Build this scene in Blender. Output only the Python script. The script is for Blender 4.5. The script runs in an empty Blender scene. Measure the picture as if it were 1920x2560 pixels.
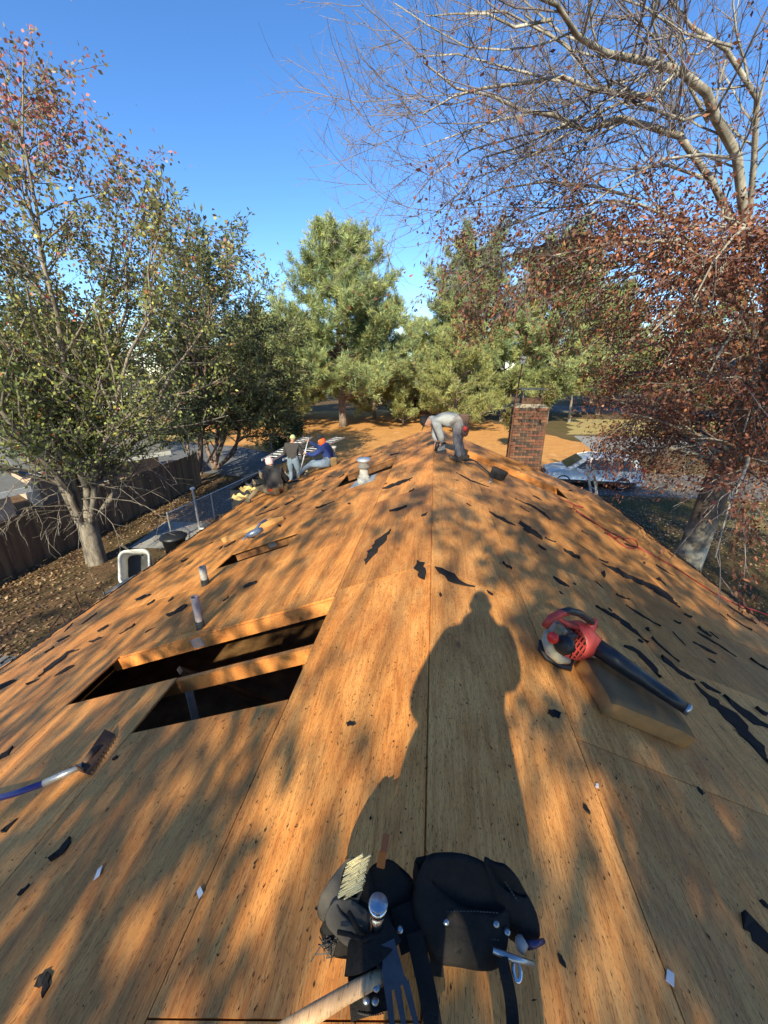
import bpy, math, random
import numpy as np
from mathutils import Vector, Matrix, Euler

SC = bpy.context.scene
COL = SC.collection

# ------------------------------------------------------------------ camera
F, CX, CY = 962.0, 960.0, 1280.0
PITCH, YAW = math.radians(-20.255), math.radians(7.115)
CAM = np.array([-0.036, 0.0, 6.2])
cd = bpy.data.cameras.new('camera')
cam = bpy.data.objects.new('camera', cd)
COL.objects.link(cam)
cam.location = CAM
cam.rotation_euler = (math.radians(90) + PITCH, 0, YAW)
cd.sensor_fit = 'VERTICAL'
cd.sensor_height = 36.0
cd.sensor_width = 27.0
cd.lens = 36.0 * F / 2560.0
cd.clip_start = 0.02
cd.clip_end = 900
SC.camera = cam

# ------------------------------------------------------------------ sky, sun, exposure
SUN_EL, SUN_AZ = math.radians(30.5), math.radians(7.0)      # light travels along +Y, a little towards +X
LT = np.array([math.sin(SUN_AZ) * math.cos(SUN_EL), math.cos(SUN_AZ) * math.cos(SUN_EL), -math.sin(SUN_EL)])
w = bpy.data.worlds.new('World')
SC.world = w
w.use_nodes = True
nt = w.node_tree
sky = nt.nodes.new('ShaderNodeTexSky')
sky.sky_type = 'NISHITA'
sky.sun_disc = False
sky.sun_elevation = SUN_EL
sky.sun_rotation = math.pi + SUN_AZ
sky.air_density = 0.85
sky.dust_density = 0.0
sky.ozone_density = 3.0
bg = nt.nodes['Background']
hsv = nt.nodes.new('ShaderNodeHueSaturation')
hsv.inputs['Saturation'].default_value = 1.2
hsv.inputs['Hue'].default_value = 0.504
nt.links.new(sky.outputs[0], hsv.inputs['Color'])
nt.links.new(hsv.outputs[0], bg.inputs[0])
bg.inputs[1].default_value = 0.125
sd = bpy.data.lights.new('sun', 'SUN')
sun = bpy.data.objects.new('sun', sd)
COL.objects.link(sun)
sun.location = (-3, -30, 25)
sun.rotation_euler = Vector(LT).to_track_quat('-Z', 'Y').to_euler()
sd.energy = 4.3
sd.angle = math.radians(0.53)
sd.color = (1.0, 0.93, 0.68)
SC.view_settings.view_transform = 'Standard'
SC.view_settings.look = 'None'
SC.view_settings.exposure = 1.12
SC.view_settings.gamma = 1.0
SC.view_settings.use_curve_mapping = False
SC.cycles.max_bounces = 6
SC.cycles.transparent_max_bounces = 4

# ------------------------------------------------------------------ helpers
cp, sp = math.cos(PITCH), math.sin(PITCH)
cz, sz = math.cos(YAW), math.sin(YAW)
RM = (np.array([[cz, -sz, 0], [sz, cz, 0], [0, 0, 1]]) @ np.array([[1, 0, 0], [0, cp, -sp], [0, sp, cp]])
      @ np.array([[1, 0, 0], [0, 0, -1], [0, 1, 0]], float))

RZ, S = 4.67, 0.39                     # ridge height, roof slope
Y0, Y1, WL, WR = -3.2, 11.3, 5.6, 4.9  # roof extent along the ridge, eaves
NS = math.hypot(1, S)

def ray(px, py):
    v = RM @ np.array([(px - CX) / F, -(py - CY) / F, -1.0])
    return v / np.linalg.norm(v)
def proj(p):
    c = RM.T @ (np.asarray(p, float) - CAM)
    return CX - F * c[0] / c[2], CY + F * c[1] / c[2]
def hz(px, py, z=0.0):                 # point at height z
    r = ray(px, py)
    return CAM + r * ((z - CAM[2]) / r[2])
def vy(px, py, y):                     # point at distance y along the ridge
    r = ray(px, py)
    return CAM + r * (y / r[1])
def rz(x): return RZ - S * abs(x)
def rf(px, py, h=0.0):                 # point on the roof deck, h above it
    r = ray(px, py)
    for sg in (-1, 1):
        t = (RZ + h * NS - CAM[2] - S * sg * CAM[0]) / (r[2] + S * sg * r[0])
        p = CAM + r * t
        if t > 0 and p[0] * sg >= -1e-6: return p
    return p
def rxy(x, y, h=0.0):
    sg = 1 if x >= 0 else -1
    return np.array([x + sg * S / NS * h, y, rz(x) + h / NS])
def rnorm(x):
    return np.array([(1 if x >= 0 else -1) * S / NS, 0, 1 / NS])
def rmat(x, y, rot=0.0, h=0.0):        # frame on the deck: X down-slope (left: up-slope), Y along ridge, Z normal
    n = Vector(rnorm(x)); yv = Vector((0, 1, 0)); xv = yv.cross(n)
    m = Matrix((xv, yv, n)).transposed().to_4x4()
    m = Matrix.Translation(Vector(rxy(x, y, h))) @ m @ Matrix.Rotation(rot, 4, 'Z')
    return m
def unit(v):
    v = np.asarray(v, float); n = np.linalg.norm(v)
    return v / n if n > 1e-12 else np.array([0, 0, 1.0])

def tag(o, label=None, cat=None, group=None, kind=None):
    if label: o['label'] = label
    if cat: o['category'] = cat
    if group: o['group'] = group
    if kind: o['kind'] = kind
    return o
def link(o, parent=None):
    COL.objects.link(o)
    if parent is not None:
        o.parent = parent
        m = Matrix.LocRotScale(parent.location, parent.rotation_euler, parent.scale)
        if parent.parent is not None:
            q = parent.parent
            m = Matrix.LocRotScale(q.location, q.rotation_euler, q.scale) @ parent.matrix_parent_inverse @ m
        o.matrix_parent_inverse = m.inverted()
    return o
def thing(name, label, cat, loc=(0, 0, 0), group=None):
    o = bpy.data.objects.new(name, None)
    o.empty_display_size = 0.2
    o.location = loc
    link(o)
    return tag(o, label, cat, group)

class MB:
    def __init__(s): s.v = []; s.f = []; s.m = []
    def add(s, vs, fs, mi=0):
        b = len(s.v)
        s.v += [tuple(map(float, p)) for p in vs]
        s.f += [tuple(b + i for i in f) for f in fs]
        s.m += [mi] * len(fs)
        return s
    def box(s, c, d, M=None, mi=0, taper=1.0):
        x, y, z = d[0] / 2, d[1] / 2, d[2] / 2
        vs = [(sx * x * (taper if sz > 0 else 1), sy * y * (taper if sz > 0 else 1), sz * z) for sz in (-1, 1) for sy in (-1, 1) for sx in (-1, 1)]
        vs = [Vector(c) + Vector(v) for v in vs]
        if M is not None: vs = [M @ v for v in vs]
        return s.add(vs, [(0, 2, 3, 1), (4, 5, 7, 6), (0, 1, 5, 4), (2, 6, 7, 3), (0, 4, 6, 2), (1, 3, 7, 5)], mi)
    def bar(s, a, b, wd, ht, up=(0, 0, 1), mi=0):
        a, b = np.asarray(a, float), np.asarray(b, float)
        d = unit(b - a); r = unit(np.cross(d, up)); u = np.cross(r, d)
        vs = [p + r * i * wd / 2 + u * j * ht / 2 for p in (a, b) for j in (-1, 1) for i in (-1, 1)]
        return s.add(vs, [(0, 1, 3, 2), (4, 6, 7, 5), (0, 4, 5, 1), (2, 3, 7, 6), (0, 2, 6, 4), (1, 5, 7, 3)], mi)
    def tube(s, pts, rad, n=8, cap=True, mi=0, flat=None):
        P = np.asarray(pts, float); k = len(P)
        R = np.full(k, rad, float) if np.isscalar(rad) else np.asarray(rad, float)
        T = np.zeros_like(P); T[1:-1] = P[2:] - P[:-2]; T[0] = P[1] - P[0]; T[-1] = P[-1] - P[-2]
        u = None; b = len(s.v); an = np.arange(n) * 2 * math.pi / n
        for i in range(k):
            t = unit(T[i])
            if u is None:
                u = np.cross(t, (0, 0, 1.0) if abs(t[2]) < .9 else (1.0, 0, 0))
            u = unit(u - t * np.dot(u, t)); q = np.cross(t, u)
            fl = 1 if flat is None else flat
            ring = P[i] + np.outer(np.cos(an) * R[i], u) + np.outer(np.sin(an) * R[i] * fl, q)
            s.v += [tuple(x) for x in ring]
        for i in range(k - 1):
            for j in range(n):
                s.f.append((b + i * n + j, b + i * n + (j + 1) % n, b + (i + 1) * n + (j + 1) % n, b + (i + 1) * n + j)); s.m.append(mi)
        if cap:
            s.f.append(tuple(b + j for j in range(n - 1, -1, -1))); s.m.append(mi)
            s.f.append(tuple(b + (k - 1) * n + j for j in range(n))); s.m.append(mi)
        return s
    def lathe(s, prof, M, n=16, mi=0, cap=True):        # prof: (r, z)
        b = len(s.v)
        for r, z in prof:
            for j in range(n):
                a = j * 2 * math.pi / n
                s.v.append(tuple(M @ Vector((r * math.cos(a), r * math.sin(a), z))))
        for i in range(len(prof) - 1):
            for j in range(n):
                s.f.append((b + i * n + j, b + i * n + (j + 1) % n, b + (i + 1) * n + (j + 1) % n, b + (i + 1) * n + j)); s.m.append(mi)
        if cap:
            s.f.append(tuple(b + j for j in range(n - 1, -1, -1))); s.m.append(mi)
            e = b + (len(prof) - 1) * n
            s.f.append(tuple(e + j for j in range(n))); s.m.append(mi)
        return s
    def prism(s, poly, off, mi=0):                      # poly: 3-D points, off: extrusion vector
        k = len(poly); P = [np.asarray(p, float) for p in poly]
        vs = P + [p + np.asarray(off) for p in P]
        fs = [tuple(range(k - 1, -1, -1)), tuple(range(k, 2 * k))]
        fs += [(i, (i + 1) % k, k + (i + 1) % k, k + i) for i in range(k)]
        return s.add(vs, fs, mi)
    def loft(s, rings, mi=0, cap0=True, cap1=True):
        n = len(rings[0]); b = len(s.v)
        for r in rings: s.v += [tuple(map(float, p)) for p in r]
        for i in range(len(rings) - 1):
            for j in range(n):
                s.f.append((b + i * n + j, b + i * n + (j + 1) % n, b + (i + 1) * n + (j + 1) % n, b + (i + 1) * n + j)); s.m.append(mi)
        if cap0: s.f.append(tuple(b + j for j in range(n - 1, -1, -1))); s.m.append(mi)
        if cap1:
            e = b + (len(rings) - 1) * n
            s.f.append(tuple(e + j for j in range(n))); s.m.append(mi)
        return s
    def ball(s, c, r, n=10, mi=0, sc=(1, 1, 1), M=None):
        rings = []
        for i in range(1, n // 2 + 1):
            a = math.pi * i / (n // 2 + 1)
            rings.append([(r * math.sin(a) * math.cos(t) * sc[0], r * math.sin(a) * math.sin(t) * sc[1], r * math.cos(a) * sc[2]) for t in [2 * math.pi * j / n for j in range(n)]])
        rings = [[(M @ Vector(p) if M else Vector(p)) + Vector(c) for p in rg] for rg in rings]
        return s.loft(rings, mi)
    def build(s, name, mats, parent=None, smooth=False, bevel=0, sub=0):
        me = bpy.data.meshes.new(name)
        me.from_pydata(s.v, [], s.f)
        for m in (mats if isinstance(mats, (list, tuple)) else [mats]): me.materials.append(m)
        if any(s.m): me.polygons.foreach_set('material_index', s.m)
        if smooth: me.polygons.foreach_set('use_smooth', [True] * len(s.f))
        me.update()
        o = bpy.data.objects.new(name, me)
        if bevel:
            b = o.modifiers.new('b', 'BEVEL'); b.width = bevel; b.segments = 2; b.limit_method = 'ANGLE'
        if sub:
            b = o.modifiers.new('s', 'SUBSURF'); b.levels = b.render_levels = sub
        return link(o, parent)

def quads(name, V, cols=None, mat=None, parent=None):   # V: (n,4,3) quads made fast; cols: (n,3)
    V = np.asarray(V, np.float32); n = len(V)
    me = bpy.data.meshes.new(name)
    me.vertices.add(n * 4); me.vertices.foreach_set('co', V.reshape(-1))
    me.loops.add(n * 4); me.loops.foreach_set('vertex_index', np.arange(n * 4, dtype=np.int32))
    me.polygons.add(n)
    me.polygons.foreach_set('loop_start', np.arange(0, n * 4, 4, dtype=np.int32))
    me.polygons.foreach_set('loop_total', np.full(n, 4, np.int32))
    if cols is not None:
        a = me.color_attributes.new('col', 'FLOAT_COLOR', 'POINT')
        c = np.ones((n, 4, 4), np.float32); c[:, :, :3] = np.asarray(cols, np.float32)[:, None, :]
        a.data.foreach_set('color', c.reshape(-1))
    if mat: me.materials.append(mat)
    me.update(calc_edges=True)
    o = bpy.data.objects.new(name, me)
    return link(o, parent)

def nrm(A): return A / np.maximum(np.linalg.norm(A, axis=-1, keepdims=True), 1e-9)
def leafquads(P, D, N, L, Wd):          # diamond leaves from base P along D, face normal about N, slightly folded
    D = nrm(D); Sx = nrm(np.cross(D, N)); U = np.cross(Sx, D)
    L = np.asarray(L)[:, None]; Wd = np.asarray(Wd)[:, None]
    a = P; c = P + D * L
    m = P + D * L * .45 + U * L * .10
    return np.stack([a, m + Sx * Wd / 2, c, m - Sx * Wd / 2], axis=1)

# ------------------------------------------------------------------ materials
def L(r, g, b):
    f = lambda c: (c / 255 / 12.92) if c / 255 <= .04045 else ((c / 255 + .055) / 1.055) ** 2.4
    return (f(r), f(g), f(b))
MATS = {}
def base(name):
    m = bpy.data.materials.new(name); m.use_nodes = True
    t = m.node_tree; b = t.nodes['Principled BSDF']
    MATS[name] = m
    return m, t, b
def nd(t, typ, **kw):
    n = t.nodes.new(typ)
    for k, v in kw.items():
        if k in ('scale', 'detail', 'roughness', 'distortion'): n.inputs[k.capitalize()].default_value = v
        else: setattr(n, k, v)
    return n
def ramp(t, fac, stops):
    r = t.nodes.new('ShaderNodeValToRGB')
    e = r.color_ramp.elements
    while len(e) < len(stops): e.new(.5)
    for i, (p, c) in enumerate(stops):
        e[i].position = p; e[i].color = (*c, 1) if len(c) == 3 else c
    t.links.new(fac, r.inputs[0])
    return r.outputs[0]
def mix(t, fac, a, b, mode='MIX'):
    n = t.nodes.new('ShaderNodeMix'); n.data_type = 'RGBA'; n.blend_type = mode
    for sock, v in ((n.inputs[0], fac), (n.inputs[6], a), (n.inputs[7], b)):
        if isinstance(v, bpy.types.NodeSocket): t.links.new(v, sock)
        elif isinstance(v, (int, float)): sock.default_value = v
        else: sock.default_value = (*v, 1)
    return n.outputs[2]
def coords(t, scale=(1, 1, 1), rnd=0.0, rot=(0, 0, 0)):
    tc = t.nodes.new('ShaderNodeTexCoord'); mp = t.nodes.new('ShaderNodeMapping')
    mp.inputs['Scale'].default_value = scale
    mp.inputs['Rotation'].default_value = rot
    src = tc.outputs['Object']
    if rnd:
        oi = t.nodes.new('ShaderNodeObjectInfo'); vm = t.nodes.new('ShaderNodeVectorMath'); vm.operation = 'MULTIPLY_ADD'
        cb = t.nodes.new('ShaderNodeCombineXYZ')
        for i in range(3): t.links.new(oi.outputs['Random'], cb.inputs[i])
        vm.inputs[1].default_value = (rnd, rnd * .7, rnd * .3)
        t.links.new(cb.outputs[0], vm.inputs[0]); t.links.new(src, vm.inputs[2]); src = vm.outputs[0]
    t.links.new(src, mp.inputs['Vector'])
    return mp.outputs[0]
def noise(t, vec, scale=5, detail=4, rough=.6, dist=0):
    n = t.nodes.new('ShaderNodeTexNoise')
    n.inputs['Scale'].default_value = scale; n.inputs['Detail'].default_value = detail
    n.inputs['Roughness'].default_value = rough; n.inputs['Distortion'].default_value = dist
    t.links.new(vec, n.inputs['Vector'])
    return n.outputs[0]
def bump(t, b, h, strength=.3, dist=.01):
    n = t.nodes.new('ShaderNodeBump'); n.inputs['Strength'].default_value = strength; n.inputs['Distance'].default_value = dist
    t.links.new(h, n.inputs['Height']); t.links.new(n.outputs[0], b.inputs['Normal'])
def simple(name, c, rough=.6, metal=0.0, var=.25, scale=8, bmp=.15, spec=.4, c2=None):
    m, t, b = base(name)
    v = coords(t)
    n = noise(t, v, scale, 5, .65)
    c2 = c2 or tuple(x * (1 - var) for x in c)
    col = ramp(t, n, [(.3, c2), (.7, c)])
    t.links.new(col, b.inputs['Base Color'])
    b.inputs['Roughness'].default_value = rough; b.inputs['Metallic'].default_value = metal
    b.inputs['Specular IOR Level'].default_value = spec
    if bmp: bump(t, b, noise(t, v, scale * 5, 4), bmp, .004)
    return m

def mat_plywood(name, dark, mid, light, grain=1.0, rnd=40.0):
    m, t, b = base(name)
    dk = tuple(x * .55 for x in dark)
    g = grain
    blot = noise(t, coords(t, (2.6 * g, 1.3, 2), rnd), 1.6, 5, .62, .4)          # blotches
    grn = noise(t, coords(t, (70 * g, 2.2, 30), rnd), 1.0, 6, .70, .8)            # grain lines
    fin = noise(t, coords(t, (210 * g, 16, 90), rnd), 1.0, 4, .72, .3)            # pores
    slow = noise(t, coords(t, (3.4 * g, .5, 1), rnd), 1.0, 2, .5)
    mt = t.nodes.new('ShaderNodeMath'); mt.operation = 'MULTIPLY'; mt.inputs[1].default_value = 95
    t.links.new(slow, mt.inputs[0])
    sn = t.nodes.new('ShaderNodeMath'); sn.operation = 'SINE'; t.links.new(mt.outputs[0], sn.inputs[0])
    mr = t.nodes.new('ShaderNodeMapRange'); mr.inputs[1].default_value = -1; mr.inputs[2].default_value = 1
    t.links.new(sn.outputs[0], mr.inputs[0])
    c = ramp(t, blot, [(.30, dark), (.48, mid), (.72, light)])
    c = mix(t, .42, c, ramp(t, grn, [(.30, dark), (.46, mid), (.62, light)]))
    c = mix(t, .20, c, ramp(t, mr.outputs[0], [(.0, dark), (.4, mid), (1, light)]))
    c = mix(t, .75, c, ramp(t, fin, [(.30, (.30, .26, .22)), (.47, (1, 1, 1)), (.75, (1.2, 1.15, 1.05))]), 'MULTIPLY')
    st = noise(t, coords(t, (1, .8, 1), rnd), 1.4, 6, .66, .6)
    c = mix(t, ramp(t, st, [(.46, (0, 0, 0)), (.72, (.8, .8, .8))]), c, mix(t, .55, c, (.15, .062, .032)))
    fl = noise(t, coords(t, (48, 9, 14), rnd * .7), 3.0, 3, .55)
    c = mix(t, ramp(t, fl, [(.685, (0, 0, 0)), (.715, (.9, .9, .9))]), c, (.022, .014, .010))
    fl2 = noise(t, coords(t, (120, 17, 30), rnd), 2.4, 3, .6)
    c = mix(t, ramp(t, fl2, [(.60, (0, 0, 0)), (.64, (.85, .85, .85))]), c, dk)
    vo = t.nodes.new('ShaderNodeTexVoronoi'); vo.inputs['Scale'].default_value = 1.0
    t.links.new(coords(t, (3.0, 1.4, 2.0), rnd), vo.inputs['Vector'])
    c = mix(t, ramp(t, vo.outputs['Distance'], [(.03, (.7, .7, .7)), (.07, (0, 0, 0))]), c, (.07, .028, .012))
    oi = t.nodes.new('ShaderNodeObjectInfo')
    hs = t.nodes.new('ShaderNodeHueSaturation')
    m1 = t.nodes.new('ShaderNodeMapRange'); m1.inputs[3].default_value = .74; m1.inputs[4].default_value = 1.2
    t.links.new(oi.outputs['Random'], m1.inputs[0]); t.links.new(m1.outputs[0], hs.inputs['Value'])
    t.links.new(c, hs.inputs['Color'])
    t.links.new(hs.outputs[0], b.inputs['Base Color'])
    b.inputs['Roughness'].default_value = .6; b.inputs['Specular IOR Level'].default_value = .35
    bump(t, b, fin, .4, .003)
    return m

def mat_leaf(name, trans=.35, rough=.5, tint=(1, 1, 1)):
    m, t, b = base(name)
    a = t.nodes.new('ShaderNodeAttribute'); a.attribute_name = 'col'
    t.links.new(a.outputs['Color'], b.inputs['Base Color'])
    b.inputs['Roughness'].default_value = rough; b.inputs['Specular IOR Level'].default_value = .35
    tr = t.nodes.new('ShaderNodeBsdfTranslucent'); ms = t.nodes.new('ShaderNodeMixShader')
    t.links.new(a.outputs['Color'], tr.inputs['Color'])
    ms.inputs[0].default_value = trans
    out = t.nodes['Material Output']
    t.links.new(b.outputs[0], ms.inputs[1]); t.links.new(tr.outputs[0], ms.inputs[2]); t.links.new(ms.outputs[0], out.inputs['Surface'])
    return m
def mat_bark(name, dark, light, sc=6):
    m, t, b = base(name)
    v = coords(t, (1, 1, .25)); n = noise(t, v, sc, 6, .7, .5)
    n2 = noise(t, coords(t), 2.0, 4)
    c = ramp(t, n, [(.35, dark), (.65, light)])
    c = mix(t, ramp(t, n2, [(.45, (0, 0, 0)), (.7, (.6, .6, .6))]), c, tuple(x * .45 for x in dark))
    t.links.new(c, b.inputs['Base Color']); b.inputs['Roughness'].default_value = .9
    bump(t, b, n, .8, .02)
    return m
def mat_beech_trunk(name):  # paints crown shade into the upper bark and sunlight into the base
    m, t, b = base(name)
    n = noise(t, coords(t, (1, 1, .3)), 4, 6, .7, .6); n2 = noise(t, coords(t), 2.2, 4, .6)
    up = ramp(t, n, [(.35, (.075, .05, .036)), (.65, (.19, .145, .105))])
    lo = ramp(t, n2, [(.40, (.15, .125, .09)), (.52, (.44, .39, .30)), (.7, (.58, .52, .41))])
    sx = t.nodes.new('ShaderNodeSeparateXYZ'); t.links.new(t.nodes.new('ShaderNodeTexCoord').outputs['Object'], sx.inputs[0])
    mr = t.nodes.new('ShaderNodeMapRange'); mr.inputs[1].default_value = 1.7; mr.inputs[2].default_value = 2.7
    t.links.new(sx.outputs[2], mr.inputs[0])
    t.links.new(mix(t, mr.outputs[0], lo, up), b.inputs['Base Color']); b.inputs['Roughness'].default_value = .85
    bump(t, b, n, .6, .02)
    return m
def mat_ground(name, cols, sc=1.5, fine=25, bmp=.6):
    m, t, b = base(name)
    v = coords(t)
    n = noise(t, v, sc, 6, .65); n2 = noise(t, v, fine, 5, .75)
    k = len(cols)
    c = ramp(t, n, [(.3 + .4 * i / (k - 1), x) for i, x in enumerate(cols)])
    c = mix(t, .7, c, ramp(t, n2, [(.3, (.35, .33, .3)), (.5, (1, 1, 1)), (.72, (1.6, 1.5, 1.4))]), 'MULTIPLY')
    t.links.new(c, b.inputs['Base Color']); b.inputs['Roughness'].default_value = .95; b.inputs['Specular IOR Level'].default_value = .15
    bump(t, b, n2, bmp, .05)
    return m

PLY_L = mat_plywood('plywood_left', (.32, .096, .018), (.63, .228, .048), (.80, .385, .112))
PLY_R = mat_plywood('plywood_right', (.32, .106, .024), (.61, .243, .058), (.80, .40, .13))
FELT = simple('black_felt', (.028, .024, .023), .92, 0, .4, 12, .6, .15)
LUMBER = mat_plywood('lumber', (.46, .13, .025), (.64, .22, .05), (.74, .31, .085), .6)
LUMBER_OLD_SHADE = mat_plywood('old_shaded_lumber', (.16, .065, .022), (.26, .11, .04), (.36, .17, .065), .6)  # older lumber, darkened to paint in the shade inside the openings
METAL = simple('dull_steel', (.45, .46, .48), .35, .9, .3, 20)
GALV = simple('galvanised', (.62, .63, .65), .4, .6, .2, 30)
PVC = simple('aged_pvc', (.62, .58, .50), .55, 0, .35, 6)
DARK = simple('dark_plastic', (.018, .018, .02), .45, 0, .2, 10, .05)
INSUL = simple('insulation', (.30, .16, .07), 1, 0, .6, 4, 1, 0)
CONC = simple('concrete', (.36, .34, .31), .9, 0, .25, 5, .4, .2)
# ------------------------------------------------------------------ ground and roads
rng = np.random.default_rng(7); random.seed(7)
GROUND = mat_ground('leafy_ground', [(.07, .042, .024), (.14, .085, .046), (.095, .068, .032), (.20, .125, .07)], .5, 14)
STRAW = mat_ground('pine_straw', [(.42, .18, .055), (.57, .28, .09), (.48, .22, .07), (.64, .36, .15)], .6, 18)
LAWN = mat_ground('autumn_lawn', [(.06, .045, .022), (.10, .08, .03), (.13, .085, .04), (.085, .075, .028)], .35, 22)
DRYLAWN = mat_ground('dry_lawn', [(.30, .23, .09), (.38, .29, .12), (.26, .22, .08)], .3, 20)
ASPH = mat_ground('asphalt', [(.10, .10, .105), (.15, .15, .155), (.12, .12, .125)], .6, 40, .3)
ASPH_L = mat_ground('worn_asphalt', [(.20, .20, .20), (.27, .265, .26), (.23, .23, .225)], .6, 40, .3)
gb = MB()
N = 60
xs = np.linspace(-260, 260, N); ys = np.linspace(-60, 420, N)
gb.add([(x, y, 0) for y in ys for x in xs], [(j * N + i, j * N + i + 1, (j + 1) * N + i + 1, (j + 1) * N + i) for j in range(N - 1) for i in range(N - 1)])
tag(gb.build('ground', GROUND), kind='structure')
def sheet_poly(name, pts, mat, z, jit=.25, sub=10):
    P = []
    k = len(pts)
    for i in range(k):
        a, b = np.array(pts[i], float), np.array(pts[(i + 1) % k], float)
        n = max(2, int(np.linalg.norm(b - a) / 1.2))
        n = min(n, 40)
        for j in range(n):
            p = a + (b - a) * j / n
            P.append((p[0] + rng.normal(0, jit), p[1] + rng.normal(0, jit), z))
    me = MB(); me.add(P, [tuple(range(len(P)))])
    return tag(me.build(name, mat), kind='structure')
g2 = lambda *q: [tuple(hz(x, y)[:2]) for x, y in q]
sheet_poly('pine_straw_bed', [(-25, 30), (-16, 26.5), (-6, 21.5), (5, 20.5), (6.2, 25), (11, 27), (14, 36), (9, 46), (3, 62), (-9, 66), (-22, 60), (-30, 48)], STRAW, .004, .35)
sheet_poly('lawn', [(5.2, -10), (5.2, 19), (10, 20.3), (20, 20.5), (60, 19), (60, -10)], LAWN, .005, .2)
sheet_poly('dry_lawn', [(12, 17.0), (16, 19.6), (60, 18), (60, 9), (20, 12)], DRYLAWN, .009, .3)
sheet_poly('lawn', [(9, 47), (14, 37), (19, 44), (24, 62), (12, 74), (5, 66)], LAWN, .006, .3)
sheet_poly('driveway', [(4.5, 21.2), (8, 20.6), (60, 20.8), (60, 25.5), (8, 25.8), (4.5, 25.2)], ASPH, .010, .12)
sheet_poly('road', [(13, 33), (80, 31), (80, 39.5), (14, 41)], ASPH_L, .012, .04)
sheet_poly('dry_lawn', [(14, 42), (80, 40.5), (80, 52), (18, 56)], DRYLAWN, .007, .3)
sheet_poly('road', [(7, 68), (40, 60), (44, 70), (6, 84)], ASPH, .013, .05)
sheet_poly('driveway', [(-11.2, 21.8), (-10.2, 27.5), (-17, 31.5), (-60, 40), (-60, 30), (-21, 25.6), (-16, 22.6)], ASPH, .011, .08)
sheet_poly('dry_lawn', [(-18, 33), (-60, 42), (-60, 56), (-32, 55), (-26, 40)], DRYLAWN, .006, .3)
sheet_poly('concrete_slab', [(-11.0, 11.6), (-8.6, 11.9), (-8.4, 14.4), (-11.4, 14.2)], CONC, .03, .02)

# ------------------------------------------------------------------ the house
HOUSE = thing('house', 'single storey house with its roof stripped to bare plywood sheathing under the workers', 'house', (0, 4, 0))
BRICKW = simple('brick_wall', (.26, .11, .07), .9, 0, .3, 9)
TRIM = simple('white_trim', (.7, .69, .66), .6, 0, .15, 5)
wallz = 2.35
for (x0, x1, y0, y1) in ((-5.2, -5.05, -2.9, 10.95), (4.35, 4.5, -2.9, 10.95), (-5.05, 4.35, 10.8, 10.95), (-5.05, 4.35, -2.9, -2.75)):
    MB().box(((x0 + x1) / 2, (y0 + y1) / 2, wallz / 2), (x1 - x0, y1 - y0, wallz)).build('wall', BRICKW, HOUSE)
for y in (10.80, -2.9):
    MB().prism([(-5.2, y, wallz + .003), (4.5, y, wallz + .003), (4.5, y, rz(4.5) - .14), (0, y, RZ - .14), (-5.2, y, rz(5.2) - .14)], (0, .12, 0)).build('gable_wall', TRIM, HOUSE)
MB().box((-.35, 4, wallz + .05), (9.3, 13.4, .08)).build('attic_floor', INSUL, HOUSE)
for sg, W in ((-1, WL), (1, WR)):
    MB().box((sg * (W - .03), 4.05, rz(W) - .13), (.03, Y1 - Y0, .16)).build('fascia', TRIM, HOUSE)
    MB().box((sg * (W - .32), 4.05, rz(W) - .22), (.5, Y1 - Y0 - .1, .012)).build('soffit', TRIM, HOUSE)
# sheathing
rows = {-1: [.001, .82, 1.97, 3.10, 4.24, 5.38, WL], 1: [.001, .79, 1.93, 3.07, 4.20, WR]}
seams = {-1: [.47, 1.69, .47, 1.69, .47, 1.69], 1: [.45, 1.615, .45, 1.615, .45]}
HOLES = {-1: [(.82, 1.97, 1.69, 2.80), (1.97, 3.10, 2.20, 2.80), (1.97, 3.10, 4.66, 5.14), (.82, 1.97, 7.50, 8.55)],
         1: [(.79, 1.93, 8.62, 9.6), (1.93, 3.07, 8.62, 9.6)]}
for sg in (-1, 1):
    for r in range(len(rows[sg]) - 1):
        a, b = rows[sg][r], rows[sg][r + 1]
        ys_ = [Y0] + [y for y in (seams[sg][r] + 2.44 * k for k in range(-2, 6)) if Y0 + .2 < y < Y1 - .2] + [Y1]
        for c, d in zip(ys_[:-1], ys_[1:]):
            segs = [(c, d)]
            for (h0, h1, k0, k1) in HOLES[sg]:
                if abs(h0 - a) < .05:
                    ns_ = []
                    for (e, f) in segs:
                        if k1 <= e or k0 >= f: ns_.append((e, f)); continue
                        if k0 > e + .02: ns_.append((e, k0 - .002))
                        if k1 < f - .02: ns_.append((k1 + .002, f))
                    segs = ns_
            h = rng.uniform(0, .0025)
            if sg == 1 and r < 3 and c > 7 and d > 9.6: h += .0
            for (e, f) in segs:
                g = .0028
                M = MB()
                pts = []
                for hh in (-.012, h):
                    for (x, y) in ((a + g, e + g), (b - g, e + g), (b - g, f - g), (a + g, f - g)):
                        pts.append(rxy(sg * x, y, hh + rng.uniform(-.0006, .0006)))
                fs = [(0, 1, 2, 3), (4, 7, 6, 5), (0, 4, 5, 1), (1, 5, 6, 2), (2, 6, 7, 3), (3, 7, 4, 0)]
                if sg < 0: fs = [tuple(reversed(q)) for q in fs]
                M.add(pts, [tuple(reversed(q)) for q in fs])
                M.build('plywood_sheet', PLY_L if sg < 0 else PLY_R, HOUSE)
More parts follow.
